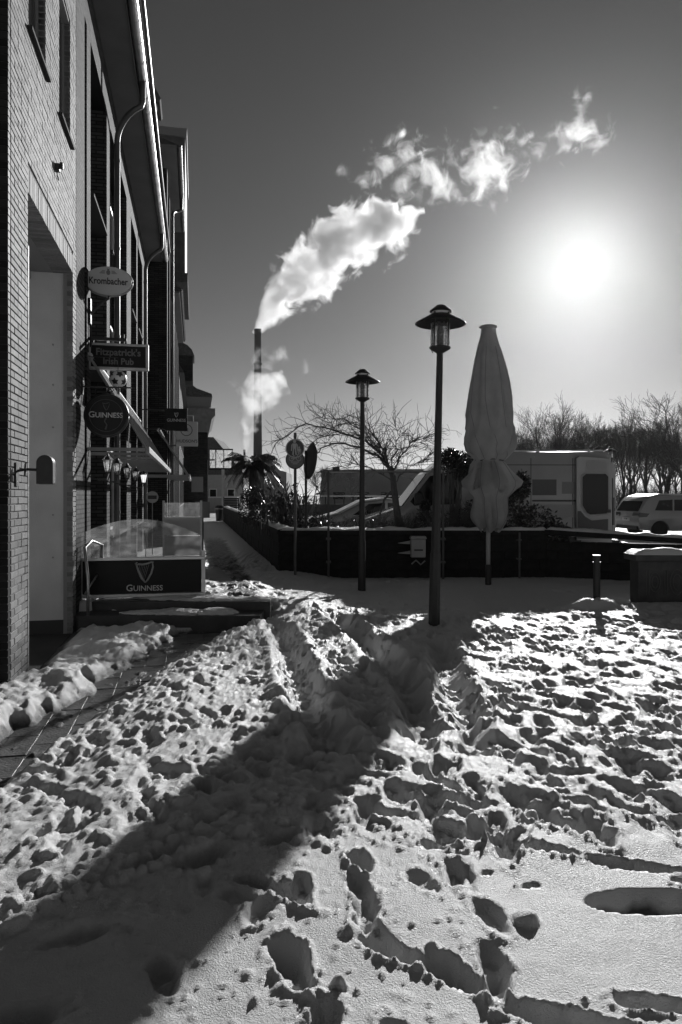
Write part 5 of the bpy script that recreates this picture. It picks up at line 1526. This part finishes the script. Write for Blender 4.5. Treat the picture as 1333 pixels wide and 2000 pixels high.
# climbing tree trained over the planter, all bare twigs
rnd = random.Random(12)
ct = thing('climbing_tree', 'gnarled bare climber arching left over the planter behind the farther lamp post', 'tree', P(772, 1035, 16.2)); ct.location.z = .72
q = lambda px, py, dy=0.0: P(px, py, 16.2) - ct.location + Vector((0, dy, 0))
tk = MB(); tk.tube([q(786, 1040), q(778, 1015), q(774, 985), q(770, 955), q(768, 930), q(762, 910)], [.11, .085, .075, .07, .065, .06], n=8)
tk.tube([q(765, 960, .1), q(752, 975, .1), q(745, 1000, .15), q(740, 1030, .1)], [.03, .025, .022, .02], n=6)
tk.build('trunk', BARK, ct, smooth=True)
LIMBS = [([(762, 912), (735, 890), (700, 872), (660, 866), (630, 876), (612, 885)], .050), ([(764, 920), (740, 882), (700, 858), (650, 838), (600, 832), (560, 848), (540, 868)], .045),
         ([(766, 925), (750, 880), (715, 850), (670, 822), (630, 818)], .035), ([(768, 930), (780, 890), (800, 868), (825, 858), (850, 846)], .030),
         ([(768, 930), (745, 870), (722, 842), (700, 818)], .028), ([(766, 930), (772, 880), (780, 850), (772, 826)], .022),
         ([(768, 925), (752, 878), (728, 846), (690, 826), (655, 824), (628, 836)], .022), ([(766, 920), (742, 872), (706, 850), (668, 846), (632, 852), (598, 866), (580, 884)], .025), ([(770, 925), (790, 876), (812, 862), (838, 868)], .018), ([(765, 935), (720, 915), (690, 905), (660, 912)], .022), ([(770, 940), (800, 910), (818, 905), (838, 890)], .02)]
cr = MB()
for lim, r0 in LIMBS:
    pts = [q(px, py, rnd.uniform(-.25, .25)) for px, py in lim]
    fine = []
    for i in range(len(pts) - 1):
        for f in (0, .33, .66): fine.append(pts[i].lerp(pts[i+1], f) + Vector((rnd.gauss(0, .025), rnd.gauss(0, .03), rnd.gauss(0, .025))))
    fine.append(pts[-1])
    n_ = len(fine)
    cr.tube(fine, [r0 * .75 * (1 - .8 * i / (n_ - 1)) for i in range(n_)], n=5, cap=False)
    for i in range(1, n_):
        for j in range(rnd.randint(2, 4)):
            d = (fine[i] - fine[i-1]).normalized()
            d = (d * rnd.uniform(.3, 1) + Vector((rnd.gauss(0, .6), rnd.gauss(0, .7), rnd.uniform(-.25, .95)))).normalized()
            ln = rnd.uniform(.22, .62); p_ = fine[i].copy(); tw = [p_.copy()]
            curl = Vector((rnd.gauss(0, .3), rnd.gauss(0, .3), rnd.gauss(-.15, .3)))
            for s_ in range(5):
                d = (d + curl * .35 + Vector((rnd.gauss(0, .14), rnd.gauss(0, .14), rnd.gauss(0, .14)))).normalized()
                p_ = p_ + d * ln / 4; tw.append(p_.copy())
                if rnd.random() < .45:
                    e = (d + Vector((rnd.gauss(0, .7), rnd.gauss(0, .7), rnd.gauss(.1, .7)))).normalized()
                    cr.tube([p_, p_ + e * .12, p_ + e * .2 + Vector((0, 0, rnd.uniform(-.05, .08)))], [.005, .004, .0025], n=3, cap=False)
            cr.tube(tw, [.008, .007, .006, .005, .004, .003][:len(tw)], n=3, cap=False)
cr.build('crown', BARK, ct, fix=False)

def leaf_cloud(mb, c, rad, n, size, rnd, flat=0.0, droop=0.0):
    for k in range(n):
        while True:
            v = Vector((rnd.uniform(-1, 1), rnd.uniform(-1, 1), rnd.uniform(-1, 1)))
            if v.length < 1 and (v.length > .35 or rnd.random() < .35): break
        p = Vector((c[0] + v.x * rad[0], c[1] + v.y * rad[1], c[2] + v.z * rad[2]))
        d = (v.normalized() * .6 + Vector((rnd.gauss(0, .6), rnd.gauss(0, .6), rnd.gauss(0, .5) - droop))).normalized()
        u = d.orthogonal().normalized(); u = Matrix.Rotation(rnd.uniform(0, 6.28), 3, d) @ u
        s_ = size * rnd.uniform(.6, 1.4)
        mb.add([p, p + d * s_ * .5 + u * s_ * .26, p + d * s_, p + d * s_ * .5 - u * s_ * .26], [(0, 1, 2, 3)])
def shrub(name, lab, loc, clumps, n, size, stems=6, cat='shrub', seed=1, m=LEAF):
    rnd = random.Random(seed); t = thing(name, lab, cat, loc)
    lf = MB()
    for (c, rad) in clumps: leaf_cloud(lf, c, rad, n, size, rnd)
    lf.build('foliage', m, t, fix=False)
    st = MB()
    for k in range(stems):
        c, rad = clumps[k % len(clumps)]
        e = Vector(c) + Vector((rnd.uniform(-.5, .5) * rad[0], rnd.uniform(-.5, .5) * rad[1], rad[2] * .3))
        b = Vector((c[0] * .3 + rnd.uniform(-.1, .1), rnd.uniform(-.1, .1), -.05))
        st.tube([b, b.lerp(e, .5) + Vector((rnd.gauss(0, .06), rnd.gauss(0, .06), 0)), e], [.022, .016, .008], n=4)
    st.build('stem', BARK, t, fix=False)
    return t
def at_(px, py, Y, z=.74):
    v = P(px, py, Y); v.z = z; return v
# dark ivy heap right of the parasol
shrub('ivy_bush', 'large dark evergreen bush right of the parasol in front of the van', at_(1015, 1040, 15.9), [((-.25, 0, .45), (.55, .3, .55)), ((.35, 0, .25), (.55, .3, .40)), ((-.35, .05, .95), (.3, .25, .40)), ((.05, 0, 1.10), (.16, .2, .30)), ((.78, 0, .05), (.35, .3, .25)), ((-.8, 0, .25), (.3, .25, .4))], 900, .075, 12, seed=2)
shrub('ivy_bush', 'dark ivy head on bare stems between the nearer lamp post and the parasol', at_(888, 1030, 16.3), [((.02, 0, 1.62), (.42, .3, .28)), ((.20, 0, 1.45), (.25, .25, .25)), ((-.1, 0, 1.75), (.2, .2, .2))], 800, .07, 14, seed=3)
shrub('shrub', 'small dark conical evergreen standing right of the climber trunk', at_(829, 1032, 16.0), [((0, 0, .22), (.26, .22, .25)), ((.02, 0, .48), (.18, .16, .2)), ((.02, 0, .66), (.09, .09, .12))], 420, .055, 4, seed=4)
shrub('shrub', 'low dark shrub at the planter corner beneath the traffic mirror', at_(606, 1030, 15.9), [((0, 0, .15), (.35, .25, .25)), ((.25, 0, .22), (.28, .25, .25)), ((-.3, .3, .2), (.3, .3, .25))], 520, .06, 8, seed=5)
shrub('shrub', 'low loose shrub with snow between its twigs, left of the farther lamp post', at_(668, 1030, 16.0), [((-.15, 0, .12), (.3, .25, .18)), ((.2, .1, .15), (.25, .25, .22)), ((.5, 0, .12), (.25, .2, .18))], 170, .045, 26, seed=6)
shrub('shrub', 'round dark evergreen bush next to the palm in the long planter', at_(498, 1005, 21.5), [((0, 0, .45), (.5, .5, .5)), ((.35, -.3, .35), (.4, .4, .4)), ((-.05, 0, .85), (.35, .35, .3))], 900, .075, 8, seed=7)
shrub('shrub', 'dark glossy bush behind the sign post in the long planter', at_(545, 1015, 18.5), [((0, 0, .35), (.4, .4, .4)), ((.3, -.2, .3), (.35, .35, .35)), ((-.3, .2, .4), (.35, .35, .4))], 700, .07, 8, seed=8)
shrub('shrub', 'low dark ground shrub right of the climber, along the planter edge', at_(925, 1035, 15.9), [((0, 0, .08), (.5, .25, .15)), ((-.5, 0, .05), (.3, .2, .12))], 260, .05, 6, seed=14)

def twig_bush(lab, loc, n, h, sp, seed):
    rnd = random.Random(seed); t = thing('twig_bush', lab, 'shrub', loc, 0, 'bare twiggy bushes in the planter'); b = MB()
    for k in range(n):
        p_ = Vector((rnd.gauss(0, sp * .35), rnd.gauss(0, .12), -.05)); d = Vector((rnd.gauss(0, .5), rnd.gauss(0, .4), 1)).normalized()
        grow(b, p_, d, h * rnd.uniform(.3, .5), .010, 2, rnd, .6, .08, 3, (1, 3), minr=.003, n0=4, wander=.22)
    b.build('twigs', BARK, t, fix=False)
twig_bush('bare twiggy bush in front of the van nose, right of the farther lamp post', at_(728, 1034, 15.9), 26, .75, .5, 31)
twig_bush('bare twiggy bush left of the small conical evergreen', at_(800, 1034, 15.75), 16, .6, .3, 32)
twig_bush('tall bare twiggy bush between the nearer lamp post and the parasol', at_(905, 1034, 16.0), 26, 1.0, .5, 33)
twig_bush('bare twiggy bush in front of the half hidden pale car', at_(640, 1034, 15.9), 22, .6, .5, 34)
twig_bush('low bare twiggy bush directly behind the nearer lamp post', at_(853, 1034, 15.8), 20, .7, .4, 35)
twig_bush('bare twiggy bush at the foot of the climber trunk', at_(768, 1034, 15.85), 20, .6, .4, 36)
twig_bush('bare twiggy bush beneath the parasol hem', at_(950, 1034, 15.9), 22, .8, .5, 37)
shrub('shrub', 'low dark evergreen filling the planter left of the climber trunk', at_(735, 1034, 16.3), [((0, 0, .12), (.45, .25, .22)), ((-.4, .1, .10), (.3, .25, .16))], 380, .055, 8, seed=41)
shrub('shrub', 'dark evergreen clump under the ivy head left of the parasol', at_(902, 1034, 16.4), [((0, 0, .25), (.42, .25, .35)), ((.3, .1, .5), (.25, .25, .3))], 480, .06, 8, seed=42)
# upright cane shrub behind the sign post
rnd = random.Random(9)
cs = thing('cane_shrub', 'tall upright cane shrub with bare curved stems behind the sign post', 'shrub', at_(568, 1015, 17.2))
c = MB(); lf = MB()
for k in range(95):
    a = rnd.uniform(0, 2*PI); lean = rnd.uniform(.05, .34); h = rnd.uniform(.7, 1.35)
    b = Vector((rnd.gauss(0, .28), rnd.gauss(0, .2), -.05)); d = Vector((math.cos(a) * lean, math.sin(a) * lean, 1))
    c.tube([b, b + d * h * .5, b + d * h * .85 + Vector((math.cos(a) * .04, 0, 0)), b + d * h + Vector((math.cos(a) * .15, math.sin(a) * .1, -.03))], [.020, .017, .013, .006], n=4, cap=False)
    if rnd.random() < .6: leaf_cloud(lf, b + d * h * rnd.uniform(.5, 1.0), (.1, .1, .1), 7, .10, rnd, droop=.5)
c.build('cane', BARK, cs, fix=False); lf.build('foliage', LEAF, cs, fix=False)

# palm in the long planter
rnd = random.Random(10)
pa = thing('palm', 'drooping small palm in the long planter before the chimney', 'palm', at_(492, 1000, 23.5))
MB().tube([(0, 0, -.1), (.02, 0, 1.0), (0, 0, 1.85)], [.12, .11, .09], n=8).build('trunk', BARK, pa, smooth=True)
fr = MB()
for k in range(48):
    a = rnd.uniform(0, 2*PI); el = rnd.uniform(-.35, 1.1); ln = rnd.uniform(.75, 1.15)
    d = Vector((math.cos(a) * math.cos(el), math.sin(a) * math.cos(el), math.sin(el)))
    p_ = Vector((0, 0, 1.9)); pts = [p_]
    for i in range(7):
        d = (d + Vector((0, 0, -.17))).normalized(); p_ = p_ + d * ln / 7; pts.append(p_)
    fr.tube(pts, [.014, .012, .01, .009, .008, .006, .005, .003], n=3, cap=False)
    for i in range(2, 8):
        for sg in (-1, 1):
            for f in (0, .5):
                b = pts[i-1].lerp(pts[i], f); t_ = (pts[i] - pts[i-1]).normalized(); side = t_.cross(Vector((0, 0, 1))).normalized() * sg
                e = (t_ * .7 + side * .6 + Vector((0, 0, -.55))).normalized() * rnd.uniform(.2, .34); w_ = t_ * .024
                fr.add([b - w_, b + w_, b + e * .6 + w_ * .8, b + e, b + e * .6 - w_ * .8], [(0, 1, 2, 3, 4)])
fr.build('frond', LEAF, pa, fix=False)

# ================================================================ far background
fw = thing('street_railing', 'low dark railing wall along the far side of the street behind the pipe frame', 'railing', (-4.0, 31, 0))
MB().box(0, 12, 0, .25, -.4, 1.25).build('wall', DARKCONC, fw)
for x in np.arange(.1, 12, .4): MB().box(x, x + .05, .08, .13, 1.25, 1.58).build('baluster', BLACKM, fw)
MB().box(0, 12, .05, .17, 1.582, 1.62).build('top_rail', mat('brushed_rail'), fw)
wh = thing('long_shed', 'long plain hazy building low behind the pipe frame', 'building', P(628, 968, 120))
wh.location.z = -.4
hs_ = P(0, 921, 120).z + .4
MB().box(0, 26, 0, 12, 0, hs_).build('wall', mat('shed_wall', .25, .8, var=.1, vscale=.3), wh)
MB().prism([(-.3, hs_ + .02), (26.3, hs_ + .02), (26, hs_ + .5), (0, hs_ + .3)], -.4, 12.4).build('roof', mat('shed_roof', .4, .7), wh)
for x in np.arange(2, 24, 4): MB().box(x, x + 2, -.06, -.01, 1.4, 2.6).build('window', GLASSD, wh)
hz = thing('fence_panel', 'dark slatted board on posts at the far end of the long planter', 'notice board', P(437, 990, 47)); hz.location.z = .7
wdt = 31 * 47 / F
for k in range(5): MB().box(.05, wdt - .05, -.02, .02, .10 + k * .14, .21 + k * .14).build('slat', DARKP, hz)
for x in (0, wdt - .05): MB().box(x, x + .05, -.04, .04, -.1, .86).build('post', BLACKM, hz)
MB().box(0, wdt, -.05, .05, .86, .90).build('top_rail', mat('brushed_rail'), hz)
bn = thing('street_bin', 'dark waste bin at the far end of the walk by the corner house', 'bin', P(430, 1006, 46)); bn.location.z = -.05
MB().lathe([(.25, 0), (.30, .9), (.32, .95), (.2, 1.05)], 14).build('drum', BLACKM, bn, smooth=True); MB().lathe([(.31, .80), (.33, .82), (.33, .86), (.31, .88)], 14, cap=False).build('hoop', STEEL, bn)

sh = thing('small_house', 'small hazy house with a steep dark gable roof at the street end', 'building', P(400, 1005, 92)); sh.location.z = -.3
MB().box(0, 5.0, 0, 8, 0, 4.6).build('wall', mat('render_wall', .4, .8, var=.1), sh)
MB().prism([(-6, 4.62), (5.4, 4.62), (4.9, 5.0), (1.2, 9.4), (-6, 9.4)], -.4, 8.4).build('roof', TILE, sh)
for x in (.6, 2.9): 
    wn = MB().box(x, x + 1.0, -.06, -.002, 1.2, 2.8).build('window', WHITEP, sh); MB().box(x + .1, x + .9, -.075, -.061, 1.3, 2.7).build('pane', GLASSD, wn)
dmr = MB().box(1.6, 2.9, -.3, 1, 5.2, 6.6).build('dormer', mat('render_wall'), sh); MB().box(1.8, 2.7, -.33, -.301, 5.4, 6.4).build('dormer_window', GLASSD, dmr)
gw = thing('garden_wall', 'pale low wall crossing the street end in front of the small house', 'wall', P(408, 1005, 70)); gw.location.z = -.2
MB().box(0, 2.8, 0, .3, 0, 1.6).build('wall', mat('render_wall'), gw); MB().box(-.05, 2.85, -.05, .35, 1.602, 1.72).build('coping', SNOW, gw)

CH = 160
chm = thing('chimney', 'very tall tapering power station chimney with steam', 'chimney', P(504, 968, CH)); chm.location.z = -1
top = P(0, 643, CH).z + 1
pf_ = F / CH
cm = mat('chimney_concrete', .07, .85, var=.15, vscale=.12, bump=.3, bscale=2)
MB().lathe([(9.5/pf_, 0), (8.6/pf_, P(0, 870, CH).z), (7.4/pf_, top * .6), (6.6/pf_, top - 1.2), (7.0/pf_, top - 1.1), (7.0/pf_, top)], 28).build('shaft', cm, chm, smooth=True)
bs_ = MB(); bs_.box(-1.6, 1.6, -1.6, 1.6, 0, P(0, 893, CH).z + 1); bs_.build('plinth', cm, chm)
for zf in (.45, .62, .80): MB().lathe([(7.6/pf_, top * zf), (8.3/pf_, top * zf + .1), (8.3/pf_, top * zf + .35), (7.4/pf_, top * zf + .45)], 24, cap=False).build('ring_platform', cm, chm)
pw_ = thing('power_station', 'stepped hazy power station hall at the foot of the tall chimney', 'building', P(452, 968, 168)); pw_.location.z = -1
k_ = 168 / F; X = lambda px: (px - 452) * k_; Zp = lambda py: P(0, py, 168).z + 1
MB().prism([(X(447), 0), (X(447), Zp(930)), (X(455), Zp(912)), (X(466), Zp(897)), (X(486), Zp(894)), (X(520), Zp(896)), (X(536), Zp(906)), (X(546), Zp(918)), (X(560), Zp(922)), (X(560), 0)], 0, 20).build('hall', mat('station_wall', .22, .8, var=.15, vscale=.1), pw_)
for px in (470, 490, 510, 530): MB().box(X(px), X(px) + 1.0, -.2, -.01, Zp(925), Zp(910)).build('window', GLASSD, pw_)
MB().box(X(487), X(492), 4, 6, Zp(894) + .02, Zp(888)).build('roof_vent', DARKP, pw_); MB().box(X(524), X(530), 4, 6, Zp(898) + .02, Zp(890)).build('roof_vent', DARKP, pw_)
stk = thing('small_chimney', 'short thin steam stack on the power station left of the tall chimney', 'chimney', P(478, 896, 169))
MB().lathe([(.27, 0), (.26, P(0, 878, 169).z - stk.location.z)], 12).build('shaft', cm, stk, smooth=True); MB().lathe([(.29, 1.9), (.33, 2.0), (.29, 2.05)], 12, cap=False).build('ring_platform', DARKP, stk)

# ================================================================ steam
def steam_mat(name, dens, nscale, thr, soft, aniso=.35, alb=.97, dist=0.0):
    m = bpy.data.materials.new(name); m.use_nodes = True
    nt = m.node_tree; nt.nodes.clear()
    out = nt.nodes.new('ShaderNodeOutputMaterial'); vp = nt.nodes.new('ShaderNodeVolumeScatter')
    vp.inputs['Color'].default_value = g(alb); vp.inputs['Anisotropy'].default_value = aniso
    ge = nt.nodes.new('ShaderNodeTexCoord')
    n = nt.nodes.new('ShaderNodeTexNoise'); n.inputs['Scale'].default_value = nscale; n.inputs['Detail'].default_value = 5; n.inputs['Roughness'].default_value = .6; n.inputs['Distortion'].default_value = dist
    nt.links.new(ge.outputs['Object'], n.inputs['Vector'])
    mr = nt.nodes.new('ShaderNodeMapRange'); mr.inputs['From Min'].default_value = thr; mr.inputs['From Max'].default_value = thr + soft
    mr.inputs['To Min'].default_value = 0; mr.inputs['To Max'].default_value = dens
    nt.links.new(n.outputs[0], mr.inputs[0]); nt.links.new(mr.outputs[0], vp.inputs['Density'])
    nt.links.new(vp.outputs[0], out.inputs['Volume'])
    return m
def plume(name, pts, Y, m, seed, vox, per=7, jit=.55, rs=(.35, .7), puff=0.9, freq=.35):
    """puffs strung along a rising path, merged to one billowing hull that holds the steam"""
    rnd = random.Random(seed); bm = bmesh.new(); k = Y / F
    for i in range(len(pts) - 1):
        (x0, y0, w0), (x1, y1, w1) = pts[i], pts[i+1]
        for j in range(per):
            t = rnd.random(); px = x0 + (x1 - x0) * t; py = y0 + (y1 - y0) * t; hw = (w0 + (w1 - w0) * t) * .5
            a = rnd.uniform(0, 2*PI); rr = rnd.random() ** .6 * jit * hw
            r = hw * rnd.uniform(*rs) * k
            c = P(px + rr * math.cos(a), py + rr * math.sin(a) , Y) + Vector((0, rnd.uniform(-.6, .6) * hw * k, 0))
            bmesh.ops.create_icosphere(bm, subdivisions=2 if r > .8 else 1, radius=r, matrix=Matrix.Translation(c))
    me_ = bpy.data.meshes.new(name); bm.to_mesh(me_); bm.free()
    tmp = bpy.data.objects.new(name + '_tmp', me_); COL.objects.link(tmp)
    rmd = tmp.modifiers.new('r', 'REMESH'); rmd.mode = 'VOXEL'; rmd.voxel_size = vox
    bpy.context.view_layer.update()
    me2 = bpy.data.meshes.new_from_object(tmp.evaluated_get(bpy.context.evaluated_depsgraph_get()))
    bpy.data.objects.remove(tmp)
    nv = len(me2.vertices); co = np.empty(nv * 3); no = np.empty(nv * 3)
    me2.vertices.foreach_get('co', co); me2.vertices.foreach_get('normal', no)
    co = co.reshape(-1, 3); no = no.reshape(-1, 3)
    d = billow(co[:, 0] + .37 * co[:, 1], co[:, 2] - .29 * co[:, 1], freq, 3, 200 + seed)
    co += no * (d * puff)[:, None]
    c0 = co.mean(0); co -= c0
    me2.vertices.foreach_set('co', co.ravel()); me2.update()
    me2.materials.clear(); me2.materials.append(m)
    o = bpy.data.objects.new(name, me2); COL.objects.link(o); o.location = c0
    tag(o, kind='stuff')
    return o
def steam_nodes(name, dens, nscale, amp, soft, aniso, build):
    """steam whose edge is eaten away by turbulence; build() gives the distance field (0 centre, 1 rim)"""
    m = bpy.data.materials.new(name); m.use_nodes = True
    nt = m.node_tree; nt.nodes.clear()
    M_ = lambda op, a, b=None, c=None: _math(nt, op, a, b, c)
    out = nt.nodes.new('ShaderNodeOutputMaterial'); vs_ = nt.nodes.new('ShaderNodeVolumeScatter')
    vs_.inputs['Color'].default_value = g(.98); vs_.inputs['Anisotropy'].default_value = aniso
    d = build(nt, M_); calm = None
    if isinstance(d, tuple): d, calm = d
    ge = nt.nodes.new('ShaderNodeNewGeometry')
    n = nt.nodes.new('ShaderNodeTexNoise'); n.inputs['Scale'].default_value = nscale; n.inputs['Detail'].default_value = 7; n.inputs['Roughness'].default_value = .6; n.inputs['Distortion'].default_value = .5
    nt.links.new(ge.outputs['Position'], n.inputs['Vector'])
    e = M_('MULTIPLY_ADD', n.outputs[0], 2 * amp, -amp)
    if calm is not None: e = M_('MULTIPLY', e, calm)
    v = M_('SUBTRACT', M_('ADD', e, 1.0 - .30 * amp), d)
    mr = nt.nodes.new('ShaderNodeMapRange'); mr.inputs['From Min'].default_value = 0; mr.inputs['From Max'].default_value = soft
    mr.inputs['To Min'].default_value = 0; mr.inputs['To Max'].default_value = dens
    nt.links.new(v, mr.inputs[0]); nt.links.new(mr.outputs[0], vs_.inputs['Density']); nt.links.new(vs_.outputs[0], out.inputs['Volume'])
    m.cycles.volume_step_rate = .35
    return m
def _math(nt, op, a, b=None, c=None):
    n = nt.nodes.new('ShaderNodeMath'); n.operation = op
    for i, x in enumerate((a, b, c)):
        if x is None: continue
        if isinstance(x, (int, float)): n.inputs[i].default_value = x
        else: nt.links.new(x, n.inputs[i])
    return n.outputs[0]
def stream(name, px0, px1, Y, bow, radii, dens, nscale, amp, soft, aniso=.5):
    """steam drawn out along a bowed axis; radii = [(t, half width in metres)]"""
    a = P(px0[0], px0[1], Y); b = P(px1[0], px1[1], Y); L_ = (b - a).length; rm = max(r for t, r in radii)
    def build(nt, M_):
        tc = nt.nodes.new('ShaderNodeTexCoord'); sx = nt.nodes.new('ShaderNodeSeparateXYZ'); nt.links.new(tc.outputs['Object'], sx.inputs[0])
        t = M_('DIVIDE', sx.outputs[0], L_)
        cz = M_('MULTIPLY', M_('MULTIPLY', t, M_('SUBTRACT', 1.0, t)), 4 * bow)
        z = M_('SUBTRACT', sx.outputs[2], cz)
        d = M_('SQRT', M_('ADD', M_('MULTIPLY', z, z), M_('MULTIPLY', sx.outputs[1], sx.outputs[1])))
        cr = nt.nodes.new('ShaderNodeValToRGB'); el = cr.color_ramp.elements
        while len(el) < len(radii): el.new(.5)
        for q, (tt, r) in zip(el, radii): q.position = tt; q.color = g(r / rm)
        nt.links.new(t, cr.inputs[0])
        sc_ = nt.nodes.new('ShaderNodeSeparateColor'); nt.links.new(cr.outputs[0], sc_.inputs[0])
        return M_('DIVIDE', d, M_('MAXIMUM', M_('MULTIPLY', sc_.outputs[0], rm), .05)), M_('MINIMUM', M_('MULTIPLY_ADD', t, 4.5, .08), 1.0)
    m = steam_nodes(name + '_air', dens, nscale, amp, soft, aniso, build)
    mb = MB(); pts = []; rs = []
    for t in np.linspace(-.02, 1.03, 26):
        pts.append((L_ * t, 0, 4 * bow * t * (1 - t))); rs.append(float(np.interp(t, [q[0] for q in radii], [q[1] for q in radii])) * (1 + .62 * amp) + .05)
    mb.tube(pts, rs, n=14)
    o = mb.build(name, m, None)
    o.location = a; dv = (b - a); o.rotation_euler = (0, -math.atan2(dv.z, dv.x), 0)
    tag(o, kind='stuff'); return o
def puff_of(name, px, py, Y, rx, rz, tilt, m):
    bm = bmesh.new(); bmesh.ops.create_icosphere(bm, subdivisions=3, radius=1.0)
    me_ = bpy.data.meshes.new(name); bm.to_mesh(me_); bm.free(); me_.materials.append(m)
    o = bpy.data.objects.new(name, me_); COL.objects.link(o); k = Y / F
    o.location = P(px, py, Y); o.scale = (rx * k, (rx + rz) * .5 * k, rz * k); o.rotation_euler = (0, -R(tilt), 0)
    tag(o, kind='stuff'); return o
kk = CH / F
stream('steam_plume', (503, 646), (818, 414), CH, 4.4, [(0, 15*kk), (.04, 30*kk), (.10, 44*kk), (.2, 58*kk), (.35, 72*kk), (.5, 82*kk), (.65, 86*kk), (.8, 78*kk), (.93, 58*kk), (1, 14*kk)], 1.15, .20, 1.25, .75, .48)
stream('steam_plume', (480, 880), (548, 728), CH - 9, 2.6, [(0, 10*kk), (.08, 20*kk), (.2, 28*kk), (.35, 28*kk), (.55, 48*kk), (.75, 62*kk), (.92, 46*kk), (1, 8*kk)], .32, .30, 1.3, .9)
def rad(nt, M_):
    tc = nt.nodes.new('ShaderNodeTexCoord'); ln = nt.nodes.new('ShaderNodeVectorMath'); ln.operation = 'LENGTH'
    nt.links.new(tc.outputs['Object'], ln.inputs[0]); return M_('MULTIPLY', ln.outputs['Value'], 1.25)
WISP = steam_nodes('wisp_air', .30, .24, 2.0, 1.2, .5, rad)
for (px, py, rx, rz, tl) in [(775, 308, 58, 40, 25), (810, 280, 44, 22, 10), (852, 345, 44, 58, 20), (790, 350, 36, 26, 40), (955, 325, 66, 60, 10), (992, 308, 36, 40, 60),
                             (1126, 264, 74, 32, 14), (1134, 212, 22, 46, 12), (672, 338, 20, 24, 40), (712, 352, 22, 26, 0), (1011, 242, 15, 11, 30), (1037, 264, 12, 9, 30), (530, 700, 30, 30, 50), (596, 720, 14, 18, 0)]:
    puff_of('steam_wisp', px, py, CH if py < 600 else CH - 9, rx * 1.75, rz * 1.75, tl, WISP)

# ================================================================ winter haze
hb_ = MB().box(-950, 950, -80, 950, -3, 97)
hzb = hb_.build('haze', mat('haze_air'), None)
hm_ = MATS['haze_air']; nt = hm_.node_tree; nt.nodes.clear()
out = nt.nodes.new('ShaderNodeOutputMaterial'); pv_ = nt.nodes.new('ShaderNodeVolumePrincipled')
pv_.inputs['Color'].default_value = g(.92); pv_.inputs['Density'].default_value = HAZE_DENSITY; pv_.inputs['Anisotropy'].default_value = HAZE_G
nt.links.new(pv_.outputs[0], out.inputs['Volume'])
tag(hzb, kind='stuff')
